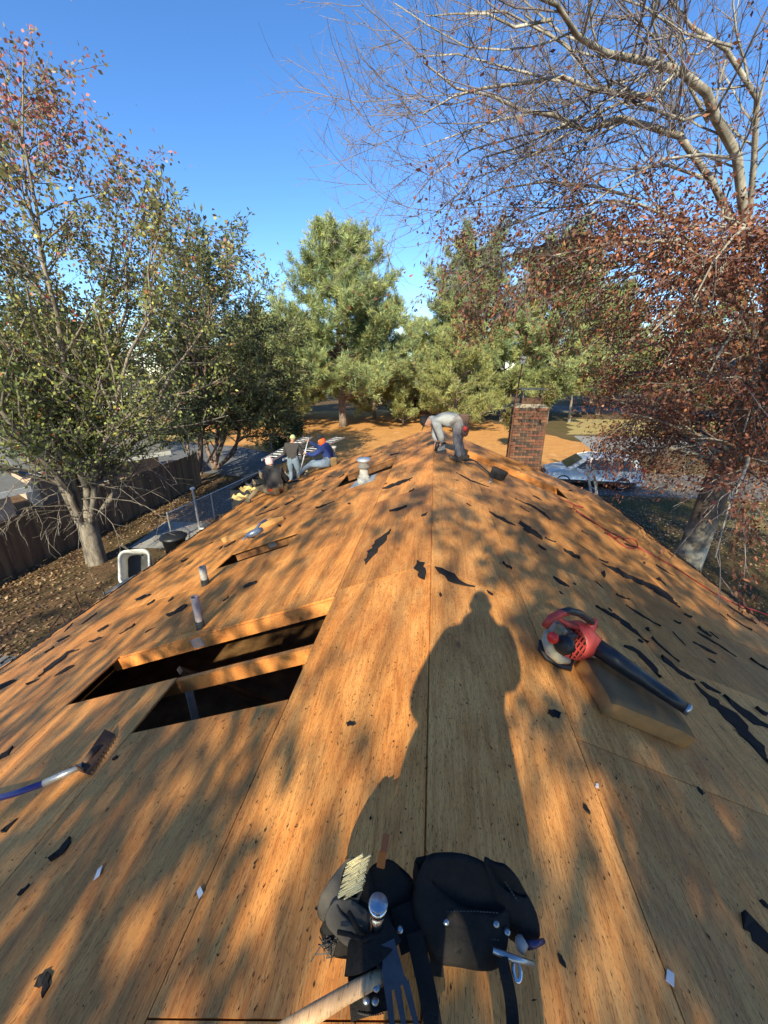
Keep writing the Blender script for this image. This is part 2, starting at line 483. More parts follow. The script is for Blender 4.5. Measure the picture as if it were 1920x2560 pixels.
# rafters showing in the openings
def rafter(sg, x0, x1, y, mat=LUMBER, hgt=.1, h0=-.0135):
    a, b = rxy(sg * x0, y, h0 - hgt / 2), rxy(sg * x1, y, h0 - hgt / 2)
    M = MB(); M.bar(a, b, .038, hgt, rnorm(sg))
    return M.build('rafter', mat, HOUSE)
for k, (y, x0, x1) in enumerate([(2.80, .1, 3.2), (2.19, .1, 3.2), (1.58, .1, 3.2), (5.24, .6, 4.0), (4.63, .6, 4.0), (8.60, .2, 3)]):
    rafter(-1, x0, x1, y, LUMBER if k < 2 else LUMBER_OLD_SHADE, .12 if k < 2 else .14)
for y in (9.615,):
    rafter(1, .3, 4.0, y, LUMBER, .14)
# attic bracing, pipe and plates seen through the near opening
for (a, b, wd, m) in [((-2.3, 2.62, 3.55), (-1.75, 3.3, 2.5), .09, LUMBER_OLD_SHADE), ((-1.0, 2.65, 3.9), (-1.5, 3.6, 2.6), .09, LUMBER), ((-1.6, 2.9, 2.5), (-1.05, 2.75, 3.7), .06, LUMBER_OLD_SHADE)]:
    MB().bar(a, b, wd, .04).build('brace', m, HOUSE)
MB().tube([(-2.15, 2.5, 2.4), (-2.15, 2.5, 3.5)], .035, 10).build('vent_stack', PVC, HOUSE)
MB().tube([(-.95, 3.0, 2.5), (-.95, 3.0, 3.9)], .05, 10).build('vent_stack', TRIM, HOUSE)
for sg, x, y in ((-1, 2.15, 2.80), (-1, 2.42, 5.24), (1, 2.35, 8.70)):      # gang nail plates wrapping the rafters
    M = MB()
    for i in range(7):
        c = rxy(sg * (x + i * .018), y - .021, -.066)
        M.bar(c - rnorm(sg) * .05, c + rnorm(sg) * .05, .013, .004, (0, 1, 0))
    M.build('truss_plate', GALV, HOUSE)

# ------------------------------------------------------------------ torn felt left on the deck
def scrap(spine, wd, name='felt_scrap', h=.004, seed=0, rag=.45):
    r = np.random.default_rng(seed)
    P = [np.asarray(p, float) for p in spine]
    sg = 1 if P[0][0] >= 0 else -1
    D = np.array([[abs(p[0]) * NS, p[1]] for p in P])
    n = max(5, int(np.sum(np.linalg.norm(np.diff(D, axis=0), axis=1)) / .045)); n = min(n, 34)
    cum = np.r_[0, np.cumsum(np.linalg.norm(np.diff(D, axis=0), axis=1))]
    t = np.linspace(0, cum[-1], n)
    Q = np.stack([np.interp(t, cum, D[:, i]) for i in (0, 1)], 1)
    T = np.gradient(Q, axis=0); T /= np.maximum(np.linalg.norm(T, axis=1, keepdims=True), 1e-6)
    Nn = np.stack([-T[:, 1], T[:, 0]], 1)
    u = np.linspace(0, 1, n)
    env = np.clip(np.minimum(u * r.uniform(2.5, 7), (1 - u) * r.uniform(1.8, 5)), .04, 1)
    lo = np.interp(u, np.linspace(0, 1, 6), r.uniform(.55, 1.15, 6))
    wa = wd / 2 * env * lo * (1 + rag * r.uniform(-1, 1, n)); wb = wd / 2 * env * lo * (1 + rag * r.uniform(-1, 1, n))
    A, B = Q + Nn * wa[:, None], Q - Nn * wb[:, None]
    jt = r.normal(0, wd * .05, (n, 1)); A += T * jt; B -= T * jt
    M = MB(); vs = []
    for q in range(n):
        lift = h + .003 + max(0, r.normal(0, .004)) + (.022 * r.random() if q in (0, n - 1) and wd > .04 else 0)
        for (s_, y_), hh in ((A[q], lift), (B[q], lift), (A[q], h - .002), (B[q], h - .002)):
            vs.append(rxy(sg * max(s_ / NS, .002), y_, hh))
    fs = []
    for q in range(n - 1):
        a, b = q * 4, q * 4 + 4
        fs += [(a, a + 1, b + 1, b), (a + 2, b + 2, b + 3, a + 3), (a, b, b + 2, a + 2), (a + 1, a + 3, b + 3, b + 1)]
    fs += [(0, 2, 3, 1), ((n - 1) * 4, (n - 1) * 4 + 1, (n - 1) * 4 + 3, (n - 1) * 4 + 2)]
    M.add(vs, fs)
    return M.build(name, FELT, HOUSE)
SCR = [
 ([(1488,1517),(1554,1551),(1618,1608)],.10),([(1507,1411),(1561,1437),(1640,1472),(1700,1520)],.26),([(1564,1513),(1602,1538),(1649,1566)],.06),
 ([(1539,1487),(1573,1500)],.05),([(1558,1617),(1592,1627),(1621,1658),(1649,1696)],.09),([(1652,1642),(1694,1677),(1735,1702)],.12),
 ([(1735,1709),(1785,1756),(1830,1797),(1871,1842),(1925,1915)],.17),([(1811,1744),(1861,1782),(1925,1822)],.17),([(1750,1706),(1798,1734)],.08),
 ([(1887,1772),(1920,1785)],.07),([(1741,1581),(1798,1614),(1839,1642)],.06),([(1732,1606),(1792,1636)],.09),([(1817,1513),(1890,1560)],.14),
 ([(1874,1647),(1922,1677)],.06),([(1640,1414),(1684,1440)],.09),([(1709,1536),(1728,1544)],.07),([(1684,1551),(1700,1560)],.05),([(1488,1452),(1507,1471)],.03),
 ([(1770,1646),(1789,1658)],.04),([(1497,1399),(1520,1408)],.06),([(1140,1182),(1179,1203),(1222,1218)],.13),([(1222,1280),(1256,1299),(1288,1314)],.14),
 ([(1299,1304),(1320,1322),(1354,1349)],.26),([(1288,1248),(1328,1264),(1354,1280),(1376,1301)],.13),([(1331,1238),(1354,1252)],.14),([(1301,1267),(1323,1281)],.07),
 ([(1362,1346),(1389,1356)],.06),([(1346,1366),(1366,1374)],.12),([(1413,1374),(1445,1397)],.24),([(1256,1407),(1276,1422)],.08),([(1382,1443),(1422,1468)],.11),
 ([(1086,1418),(1126,1444),(1150,1459),(1185,1468)],.14),([(1216,1476),(1232,1490)],.04),([(1397,1479),(1407,1486)],.04),([(1439,1280),(1474,1301),(1500,1316)],.15),
 ([(1453,1328),(1471,1338)],.06),([(1100,1482),(1101,1493)],.03),([(1855,2286),(1882,2317),(1925,2390)],.12),([(1457,2012),(1473,2037)],.03),([(1743,1968),(1756,1989)],.03),
 ([(1392,2384),(1400,2400),(1413,2421)],.022),([(1897,2253),(1922,2270)],.02),([(1369,1783),(1398,1789)],.055),([(1560,1360),(1600,1372)],.08),([(1500,1316),(1560,1352)],.09),
 ([(957,1222),(1029,1196)],.22),([(790,1271),(836,1254)],.14),([(974,1280),(1017,1266)],.13),([(914,1412),(945,1360),(978,1325)],.13),([(1043,1402),(1052,1420),(1062,1450)],.09),
 ([(1053,1292),(1068,1283)],.07),([(1022,1232),(1036,1222)],.06),([(976,1138),(1000,1133)],.14),([(418,1540),(469,1516)],.2),([(245,1578),(271,1566)],.13),
 ([(300,1586),(339,1562)],.06),([(363,1583),(387,1569)],.04),([(558,1504),(572,1494)],.07),([(611,1465),(642,1458)],.13),([(867,1810),(890,1811)],.03),
 ([(99,1692),(136,1662),(169,1632),(196,1626)],.14),([(136,1692),(163,1674),(187,1665)],.11),([(142,1604),(172,1592)],.12),([(112,1632),(136,1619)],.12),([(338,1499),(374,1490)],.15),
 ([(223,1606),(253,1597)],.1),([(0,1716),(40,1704)],.17),([(0,1900),(33,1870)],.12),([(66,1713),(99,1698)],.07),([(455,1405),(470,1398)],.15),([(422,1505),(434,1494)],.08),
 ([(128,2155),(151,2134),(178,2097)],.075),([(89,2466),(123,2432)],.05),([(123,2432),(108,2496)],.04),([(46,2239),(76,2212)],.03),
 ([(700,1210),(760,1200)],.2),([(640,1290),(700,1268)],.15),([(560,1370),(590,1352)],.15),([(880,1160),(930,1140)],.16),
]
for i, (q, wd) in enumerate(SCR):
    scrap([rf(*p) for p in q], wd, seed=i)
for i in range(84):
    sg = 1 if i % 5 > 1 else -1
    x = sg * rng.uniform(.3, 5.2 if sg < 0 else 4.7); y = rng.uniform(.6, 10.9)
    if abs(x) < 1.6 and y < 4 and rng.random() < .75: continue
    if any(h0 - .15 < abs(x) < h1 + .15 and k0 - .2 < y < k1 + .2 for (h0, h1, k0, k1) in HOLES[sg]): continue
    ln = rng.uniform(.05, .32) * (1 if abs(x) > 2 else .5)
    an = rng.normal(.0, .5)
    scrap([(x, y, 0), (x + sg * ln * math.sin(an), y + ln * math.cos(an), 0)], rng.uniform(.02, .09) * (1 if abs(x) > 1.5 else .4), seed=500 + i)
# ragged felt hanging on along both eaves
for sg, W in ((-1, WL), (1, WR)):
    y = -1.0; k = 0
    while y < 10.6:
        ln = rng.uniform(.7, 2.0)
        scrap([(sg * (W - .05 - rng.uniform(0, .1)), y, 0), (sg * (W - .06), y + ln * .5, 0), (sg * (W - .04 - rng.uniform(0, .08)), y + ln, 0)], rng.uniform(.1, .2), 'felt_strip', .006, 900 + k + (50 if sg > 0 else 0), .6)
        y += ln * rng.uniform(.7, 1.0); k += 1
# splinters and felt crumbs
n = 5200
X = rng.uniform(-5.4, 4.8, n); Y = rng.uniform(.2, 11, n) ** 1.0
near = rng.random(n) < .5; Y[near] = rng.uniform(.2, 3.2, near.sum()); X[near] = rng.uniform(-2.6, 2.6, near.sum())
ok = np.ones(n, bool)
for sg in (-1, 1):
    for (h0, h1, k0, k1) in HOLES[sg]:
        ok &= ~((np.sign(X) == sg) & (abs(X) > h0) & (abs(X) < h1) & (Y > k0) & (Y < k1))
X, Y = X[ok], Y[ok]; n = len(X)
P = np.array([rxy(x, y, .0045) for x, y in zip(X, Y)]); NN = np.array([rnorm(x) for x in X])
an = rng.normal(0, .5, n); sl = np.stack([np.cross((0, 1, 0), q) for q in NN])
D = np.cos(an)[:, None] * np.array([0, 1, 0]) + np.sin(an)[:, None] * sl
quads('felt_crumbs', leafquads(P, D, NN, rng.gamma(2, .0042, n) + .004, rng.gamma(2, .0013, n) + .002) + 0, None, FELT, HOUSE)['kind'] = 'stuff'

# ------------------------------------------------------------------ chimney of single bricks
BR = []
for nm, c in (('brick_red', (.15, .062, .042)), ('brick_brown', (.105, .06, .042)), ('brick_dark', (.06, .042, .036)), ('brick_orange', (.19, .09, .055))):
    BR.append(simple(nm, c, .9, 0, .35, 14, .5, .2))
MORT = simple('mortar', (.30, .255, .20), .95, 0, .3, 20, .5, .1)
cx0, cx1, cy0, cy1, ct = 2.22, 3.12, 11.42, 11.88, 5.25
CH = MB().box(((cx0 + cx1) / 2, (cy0 + cy1) / 2, ct / 2), (cx1 - cx0 - .012, cy1 - cy0 - .012, ct)).build('chimney', MORT, HOUSE)
def brick_mesh(lx, ly, i):
    M = MB(); M.box((0, 0, 0), (lx, ly, .067)); o = M.build('brick', BR[i], CH); return o
cache = {}
def brick(x0, x1, y, z, axis):
    i = int(rng.choice(4, p=[.28, .38, .20, .14])); ln = round(x1 - x0, 3)
    key = (axis, ln, i)
    if key not in cache: cache[key] = brick_mesh(*((ln, .04) if axis == 0 else (.04, ln)), i); o = cache[key]
    else: o = cache[key].copy(); COL.objects.link(o)
    m = (x0 + x1) / 2
    pj = rng.uniform(0, .004)
    o.location = Vector((m, y - pj, z) if axis == 0 else (y - pj, m, z))
z = 2.9; r = 0
while z < ct - .03:
    for axis, (a, b), yy in ((0, (cx0, cx1), cy0 + .006), (1, (cy0, cy1), cx0 + .006)):
        if axis == 0 and z < 3.1: continue
        e = a - (.1025 if r % 2 else 0)
        while e < b - .02:
            f = min(e + .203, b); s_ = max(e, a)
            if f - s_ > .03: brick(s_, f, yy, z, axis)
            e += .2135
    z += .0785; r += 1
MB().box(((cx0 + cx1) / 2, (cy0 + cy1) / 2, ct + .03), (cx1 - cx0 - .1, cy1 - cy0 - .06, .06), taper=.9).build('chimney_crown', MORT, CH)
MB().box(((cx0 + cx1) / 2, (cy0 + cy1) / 2, ct + .14), (.56, .32, .16)).build('flue', BR[1], CH)
M = MB()
for sx in (-.25, .25):
    for sy in (-.13, .13): M.box(((cx0 + cx1) / 2 + sx, (cy0 + cy1) / 2 + sy, ct + .33), (.025, .025, .22))
M.box(((cx0 + cx1) / 2, (cy0 + cy1) / 2, ct + .45), (.72, .46, .03)); M.build('flue_cap', simple('stained_cap', (.16, .15, .14), .6, .3, .4), CH)
RUST = simple('rusty_steel', (.16, .075, .045), .8, .3, .5, 20)
ant = thing('antenna_mast', 'thin rusty antenna mast standing up beside the brick chimney', 'antenna', (2.16, 11.36, 3.8))
MB().tube([(2.16, 11.36, 3.8), (2.19, 11.36, 5.2), (2.30, 11.36, 7.1)], [.024, .022, .018], 8).build('mast', RUST, ant)
MB().box((2.26, 11.36, 6.45), (.14, .1, .2)).build('junction_box', METAL, ant)
for z in (4.2, 5.0): MB().box((2.2, 11.39, z), (.12, .08, .03)).build('bracket', RUST, ant)

# rows of old nail heads over the rafters
q_ = []
for sg, W in ((-1, 5.5), (1, 4.8)):
    for y in np.arange(.36, 8, .61):
        for s_ in np.arange(.08, W, .11 if y < 4 else .22):
            if rng.random() < .6: q_.append((sg * (s_ + rng.normal(0, .02)), y + rng.normal(0, .007)))
q_ = np.array(q_); ok = np.ones(len(q_), bool)
for sg in (-1, 1):
    for (h0, h1, k0, k1) in HOLES[sg]: ok &= ~((np.sign(q_[:, 0]) == sg) & (abs(q_[:, 0]) > h0) & (abs(q_[:, 0]) < h1) & (q_[:, 1] > k0) & (q_[:, 1] < k1))
q_ = q_[ok]; n = len(q_)
P = np.array([rxy(x, y, .0048) for x, y in q_]); NN = np.array([rnorm(x) for x in q_[:, 0]])
quads('nail_heads', leafquads(P, nrm(np.stack([rng.normal(0, 1, n), rng.normal(0, 1, n), np.zeros(n)], 1) - NN * 0), NN, rng.uniform(.007, .018, n), rng.uniform(.005, .009, n)), None, FELT, HOUSE)['kind'] = 'stuff'
# ------------------------------------------------------------------ trees
LEAF = mat_leaf('leaves', .35, .5)
NEEDLE = mat_leaf('needles', .25, .6)
BARK_PEAR = mat_bark('pear_bark', (.11, .085, .065), (.32, .27, .21), 9)
BARK_CEDAR = mat_bark('cedar_bark', (.12, .075, .055), (.28, .19, .145), 9)
BARK_PINE = mat_bark('pine_bark', (.13, .085, .06), (.30, .22, .17), 5)
BARK_BEECH_LOW = mat_beech_trunk('beech_bark_lit_base')
BARK_BEECH = mat_bark('beech_bark', (.16, .135, .105), (.46, .42, .35), 5)
BARK_BARE = mat_bark('grey_bark', (.13, .11, .09), (.26, .22, .19), 6)

class Tree:
    """branch tubes plus leaf anchors"""
    def __init__(s, seed): s.mb = MB(); s.tw = None; s.r = np.random.default_rng(seed); s.anc = []
    def limb(s, pts, r0, r1, n=6):
        pts = np.asarray(pts, float)
        (s.tw if s.tw is not None and r0 < .015 else s.mb).tube(pts, np.linspace(r0, r1, len(pts)), n, cap=False)
    def path(s, p, d, ln, nseg, wob=.15, up=0.0, droop=0.0):
        p = np.asarray(p, float); d = unit(d); P = [p]
        for i in range(nseg):
            d = unit(d + s.r.normal(0, wob, 3) + np.array([0, 0, up - droop * i / nseg]))
            p = p + d * ln / nseg; P.append(p)
        return np.array(P)
    def grow(s, P, r0, r1, lev, spec):
        """put side branches on path P; spec[lev]: n per metre, length, angle, up, droop, wob, seg, start"""
        n = 7 if r0 > .08 else 5 if r0 > .025 else 3
        s.limb(P, r0, r1, n)
        if lev >= len(spec):
            s.anc.append(P); return
        sp = spec[lev]
        seg = np.linalg.norm(np.diff(P, axis=0), axis=1); tot = seg.sum(); cum = np.r_[0, np.cumsum(seg)]
        k = max(1, int(s.r.poisson(sp['n'] * tot)))
        for f in np.sort(s.r.uniform(sp.get('start', .2), 1, k)):
            q = np.array([np.interp(f * tot, cum, P[:, i]) for i in range(3)])
            i = min(np.searchsorted(cum, f * tot), len(P) - 1); t = unit(P[i] - P[max(i - 1, 0)])
            a = unit(np.cross(t, s.r.normal(0, 1, 3))); 
            if 'flat' in sp: a = unit(a * np.array([1, 1, sp['flat']]))
            th = math.radians(sp['ang'] + s.r.normal(0, 10))
            d = t * math.cos(th) + a * math.sin(th)
            ln = sp['len'] * s.r.uniform(.6, 1.25) * (1 - sp.get('tp', .45) * f)
            rr = max(min((r0 + (r1 - r0) * f) * .62, sp.get('rmax', 1)), sp.get('rmin', .006))
            Q = s.path(q, d, ln, sp.get('seg', 4), sp.get('wob', .14), sp.get('up', 0), sp.get('droop', 0))
            s.grow(Q, rr, rr * .45, lev + 1, spec)
    def sample(s, dens, jit=.1, f0=.1):
        """points along the last-level twigs: position, direction"""
        out, dr = [], []
        for P in s.anc:
            seg = np.linalg.norm(np.diff(P, axis=0), axis=1); tot = seg.sum(); cum = np.r_[0, np.cumsum(seg)]
            k = s.r.poisson(dens * tot)
            if k == 0: continue
            t = s.r.uniform(f0, 1.03, k) * tot
            q = np.stack([np.interp(t, cum, P[:, i]) for i in range(3)], 1) + s.r.normal(0, jit, (k, 3))
            out.append(q); dr.append(np.repeat(unit(P[-1] - P[0])[None], k, 0))
        return (np.concatenate(out), np.concatenate(dr)) if out else (np.zeros((0, 3)), np.zeros((0, 3)))

def rand_dirs(r, n, dn=0.0):
    v = r.normal(0, 1, (n, 3)); v[:, 2] -= dn
    return nrm(v)
def pick(r, n, cols, p=None, var=.25):
    c = np.array(cols, float)[r.choice(len(cols), n, p=p)]
    return np.clip(c * np.exp(r.normal(0, var, (n, 1))), 0, 1)

# --- callery pear beside the fence: many stems, green below and reddening at the top
T = Tree(11)
B0 = np.array([-11.3, 10.5, 0.0])
pear = thing('pear_tree', 'multi-stemmed tree beside the board fence with green leaves turning red at the top', 'tree', tuple(B0))
T.limb([B0 + (0, 0, -.1), B0 + (.02, 0, .25), B0 + (0, .05, 1.2), B0 + (-.1, .05, 2.0)], .33, .24, 10)
spec = [dict(n=3.3, len=2.7, ang=46, up=.07, seg=5, start=.10, wob=.12, tp=.4, rmax=.04), dict(n=3.4, len=1.0, ang=48, up=.03, seg=3, start=.15, rmax=.016, rmin=.007)]
stems = [((-3.0, -1.6), 11.0), ((-2.0, 1.6), 12.2), ((-.5, -.9), 13.2), ((.9, .6), 12.9), ((2.4, -.8), 12.3), ((3.4, 1.2), 11.0), ((4.6, -.3), 9.3), ((1.3, 2.6), 11.2), ((-3.6, .3), 12.4), ((.2, -3.2), 10.5), ((4.2, 2.8), 8.6)]
for (dx, dy), h in stems:
    p0 = B0 + np.array([dx * .05, dy * .05, 1.5])
    P = [p0]
    for f in np.linspace(.12, 1, 9):
        P.append(p0 + np.array([dx * f ** 1.12, dy * f ** 1.12, (h - 1.5) * f]) + T.r.normal(0, .12, 3))
    T.grow(np.array(P), .10 * T.r.uniform(.7, 1.15), .012, 0, spec)
# dead lower twigs, bare and pale
for i in range(26):
    a = T.r.uniform(-2.2, 1.2); z = T.r.uniform(1.6, 4.2)
    P = T.path(B0 + np.array([0, 0, z]), (math.cos(a), math.sin(a), .25), T.r.uniform(1.6, 3.6), 7, .12, 0, .35)
    T.limb(P, .022, .006, 4)
    for j in range(9):
        q = P[T.r.integers(2, 8)]
        Q = T.path(q, T.r.normal(0, 1, 3) + (P[-1] - P[0]) * .4 + np.array([0, 0, -.4]), T.r.uniform(.3, 1.0), 4, .25, 0, .15); T.limb(Q, .009, .003, 3)
T.mb.build('trunk', BARK_PEAR, pear, True)
q, dr = T.sample(25, .09)
q2, dr2 = T.sample(3, .4)
q = np.concatenate([q, q2])
hh = (q[:, 2] - 2) / 10.5
keep = T.r.random(len(q)) < np.clip(.42 + .75 * hh, 0, 1) * np.where(q[:, 2] < 3.4, .3, 1)
q = q[keep]; n = len(q); hh = (q[:, 2] - 2) / 10.5 + T.r.normal(0, .1, n)
green = pick(T.r, n, [(.19, .22, .07), (.26, .29, .09), (.13, .16, .06), (.42, .40, .10)], [.36, .3, .2, .14])
mid = pick(T.r, n, [(.19, .19, .07), (.26, .19, .09), (.16, .19, .07), (.34, .30, .09), (.14, .13, .06)], None)
top = pick(T.r, n, [(.40, .17, .13), (.48, .15, .13), (.27, .20, .12), (.22, .19, .10)], None)
cols = np.where((hh > .84)[:, None], top, np.where((hh > .56)[:, None], mid, green))
red = T.r.random(n) < .012 * (1 + 2 * np.clip(hh, 0, 1)); cols[red] = pick(T.r, int(red.sum()), [(.5, .08, .07), (.42, .16, .06)], None)
quads('crown', leafquads(q, rand_dirs(T.r, n, .5), rand_dirs(T.r, n), T.r.uniform(.08, .135, n), T.r.uniform(.055, .09, n)), cols, LEAF, pear)
print('pear', n)

# --- cedars
def cedar(name, label, base, h, rad, seed, stems, lean=(0, 0), dens=1.0, z0=.22, bark=BARK_CEDAR, cols=None, low=.5):
    T = Tree(seed); B = np.array([base[0], base[1], 0.0])
    tr = thing(name, label, 'tree', tuple(B))
    spec = [dict(n=3.4, len=rad * .95, ang=72, up=.03, seg=6, start=z0, wob=.1, tp=low, rmax=.05, flat=.6), dict(n=3.2, len=rad * .32, ang=45, up=.0, droop=.1, seg=3, start=.2, rmax=.014, rmin=.006)]
    for (dx, dy, hh, r0) in stems:
        P = [B + np.array([dx * f ** .8 + lean[0] * f, dy * f ** .8 + lean[1] * f, hh * f]) + (T.r.normal(0, .09, 3) if f else 0) for f in np.linspace(0, 1, 10)]
        T.grow(np.array(P), r0, .02, 0, spec)
    T.mb.build('trunk', bark, tr, True)
    q, dr = T.sample(30 * dens, .07)
    n = len(q)
    d = nrm(dr + T.r.normal(0, .6, (n, 3)) + np.array([0, 0, -.15]))
    cols = pick(T.r, n, cols or [(.12, .14, .06), (.18, .19, .08), (.085, .105, .045), (.28, .26, .10)], [.4, .3, .2, .1])
    quads('crown', leafquads(q, d, rand_dirs(T.r, n), T.r.uniform(.18, .34, n), T.r.uniform(.05, .10, n)), cols, LEAF, tr)
    print(name, n)
    return tr
cedar('cedar_tree', 'dark green cedar with a slim pale trunk at the end of the board fence', (-13.7, 20.4), 12.6, 4.3, 21, [(1.9, 0, 13.4, .17), (4.4, .6, 9.6, .07), (-1.5, .8, 11, .08), (3.2, -1, 11.5, .08)], (0, 0), .6)
cedar('cedar_tree', 'low forked cedar with dark spreading limbs between the driveway and the board fence', (-14.2, 23.2), 8, 3.8, 22, [(3.0, .3, 9.8, .15), (-1.4, .5, 9.6, .13), (5.6, -.6, 8.2, .12), (.8, 1, 10.4, .1), (4.6, .8, 5.6, .08)], (0, 0), .62, .3)
cedar('cedar_tree', 'dense dark cedar behind the red-topped tree on the fence side', (-24, 23), 11, 4, 23, [(0, 0, 11, .2), (2, 1, 9, .12)], (0, 0), .5)

# --- slender bare tree against the sky
def bare(name, label, base, h, seed, r0=.09, spread=1.6, n=2.2):
    T = Tree(seed); B = np.array([base[0], base[1], 0.0])
    tr = thing(name, label, 'tree', tuple(B))
    P = T.path(B, (.05, 0, 1), h, 10, .06)
    T.grow(P, r0, .012, 0, [dict(n=n, len=spread, ang=38, up=.12, seg=5, start=.4, wob=.1, rmax=.03), dict(n=2.4, len=.7, ang=35, up=.1, seg=3, rmax=.012, rmin=.006)])
    T.mb.build('trunk', BARK_BARE, tr, True)
bare('bare_tree', 'slender leafless tree rising between the cedars and the tall pine', (-11.6, 26.5), 11.8, 31, .09, 2.0, 2.0)

# --- pines
PC = [(.28, .33, .14), (.34, .37, .14), (.22, .28, .13), (.43, .43, .16), (.15, .20, .10)]
def pine_mesh(seed, h, rad, z0, shape, nwh=2.2, tuft=26, tl=.42, low_dead=True, r0=.36, yellow=0.0):
    T = Tree(seed); r = T.r
    P = np.array([np.array([math.sin(f * 3 + seed) * .25 * f, math.cos(f * 2.3 + seed) * .25 * f, h * f]) for f in np.linspace(0, 1, 14)])
    T.limb(np.r_[[P[0] - (0, 0, .1)], P], r0, .03, 9)
    z = z0; A, Dv = [], []
    while z < h * .985:
        f = (z - z0) / (h - z0)
        R = rad * shape(f)
        for k in range(int(r.integers(4, 7))):
            a = r.uniform(0, 2 * math.pi); ln = R * r.uniform(.6, 1.12)
            q = np.array([np.interp(z, P[:, 2], P[:, 0]), np.interp(z, P[:, 2], P[:, 1]), z])
            el = .05 + .75 * f ** 1.5 + r.normal(0, .1)
            Q = T.path(q, (math.cos(a), math.sin(a), el), ln, 6, .07, .07)
            T.limb(Q, .035 + .02 * ln * .3, .012, 4)
            m = max(3, int(ln * 2.6))
            for j in range(m):
                ft = r.uniform(.3, 1.0); s = Q[min(6, int(ft * 6))] * (1 - (ft * 6) % 1) + Q[min(6, int(ft * 6) + 1)] * ((ft * 6) % 1)
                dd = unit(Q[-1] - Q[0]) + r.normal(0, .7, 3) * np.array([1, 1, .6]) + np.array([0, 0, .25])
                W = T.path(s, dd, r.uniform(.4, 1.0) * (.5 + .22 * ln), 3, .15, .1)
                T.limb(W, .012, .006, 3)
                seg = np.linspace(.25, 1, 5)
                for g in seg:
                    A.append(W[0] * (1 - g) + W[-1] * g + r.normal(0, .12, 3)); Dv.append(unit(W[-1] - W[0] + np.array([0, 0, .35])))
        z += r.uniform(.5, 1.0) * nwh * .42
    A = np.array(A); Dv = np.array(Dv); n = len(A)
    k = tuft // 2
    Pq = np.repeat(A, k, 0); Dq = np.repeat(Dv, k, 0); m = len(Pq)
    dirs = nrm(Dq * .9 + r.normal(0, .62, (m, 3)))
    c = np.repeat(pick(r, n, PC, [.3, .26, .2, .14, .1], .22), k, 0)
    if yellow:
        c = c * (1 - yellow) + np.array([.30, .27, .07]) * yellow
    old = r.random(m) < .03; c[old] = (.30, .16, .06)
    V = leafquads(Pq + r.normal(0, .07, (m, 3)), dirs, rand_dirs(r, m), r.uniform(.7, 1.2, m) * tl, np.full(m, .05))
    return T, V, c
def pine(name, label, base, seed, h, rad, z0, shape, group=None, **kw):
    T, V, c = pine_mesh(seed, h, rad, z0, shape, **kw)
    tr = thing(name, label, 'tree', (base[0], base[1], 0), group)
    t = T.mb.build('trunk', BARK_PINE, None, True); t.parent = tr
    cr = quads('crown', V, c, NEEDLE); cr.parent = tr
    print('pine', len(V))
    return tr
cone = lambda f: .22 + .85 * (1 - f) ** .75
rnd = lambda f: .35 + .75 * math.sqrt(max(0, 1 - (2 * f - .9) ** 2 / 1.4))
tall = pine('pine_tree', 'tall broad pine with a bare lower trunk standing in the orange pine straw', (-10.5, 45), 41, 18.0, 9.6, 3.0, cone, tuft=34, tl=.58, r0=.5, nwh=1.7)
p2 = pine('pine_tree', 'round-topped pine standing behind the stooping roofer', (3.9, 50), 42, 17.2, 5.6, 2.6, rnd, tuft=30, tl=.58, r0=.42, nwh=1.7)
p3 = pine('pine_tree', 'bushy low pine with bright yellow-green needles beyond the end of the ridge', (2.2, 42), 43, 9.0, 4.2, .8, lambda f: .35 + .8 * (1 - f) ** .6, tuft=24, tl=.46, r0=.22, yellow=.35)
p4 = pine('pine_tree', 'small drooping pine seedling beside the brick house', (-3.6, 47), 44, 5.2, 2.2, .5, cone, tuft=24, tl=.42, r0=.12, yellow=.3)
p5 = pine('pine_tree', 'low spreading pine left of the bare pine trunk', (-17.5, 43), 45, 9.5, 4.8, .9, lambda f: .4 + .75 * (1 - f) ** .6, tuft=24, tl=.46, r0=.25, yellow=.3)
def copy_tree(o, name, loc, rot, sc, label, group=None):
    c = o.copy(); c.name = name; COL.objects.link(c); c.location = loc; c.rotation_euler = (0, 0, rot); c.scale = (sc, sc, sc * 1.0)
    for k in ('group',):
        if k in c: del c[k]
    tag(c, label, None, group)
    for ch in list(o.children):
        d = ch.copy(); COL.objects.link(d); d.parent = c
    return c
for (src, x, y, rot, sc, lab) in [
    (p2, 13.5, 50, 1.0, 1.0, 'tall pine seen through the beech branches above the chimney'),
    (tall, 24, 62, 2.2, .85, 'broad pine far behind the copper beech'),
    (p3, -22, 46, 3.0, .9, 'bushy pine low on the left of the pine straw, in front of the others'),
    (p5, -3.0, 58, 2.0, .95, 'low pine closing the gap right of the tall pine'),
    (p3, 8.6, 52, 2.0, 1.1, 'bushy yellow-green pine directly behind the chimney'),
    (p5, -19.5, 54, 4.0, 1.1, 'lower bushy pine left of the tall pine'),
    (p5, -8.0, 53, .7, 1.25, 'spreading pine behind the bare pine trunk'),
    (p3, -23, 50, 1.3, 1.25, 'bushy pine at the left edge of the pine straw'),
    (p5, 2.5, 58, 2.9, 1.3, 'spreading pine close behind the brick house')]:
    copy_tree(src, 'pine_tree', (x, y, 0), rot, sc, lab)
FAR = 'distant pines closing the view behind the yards'
k = 0
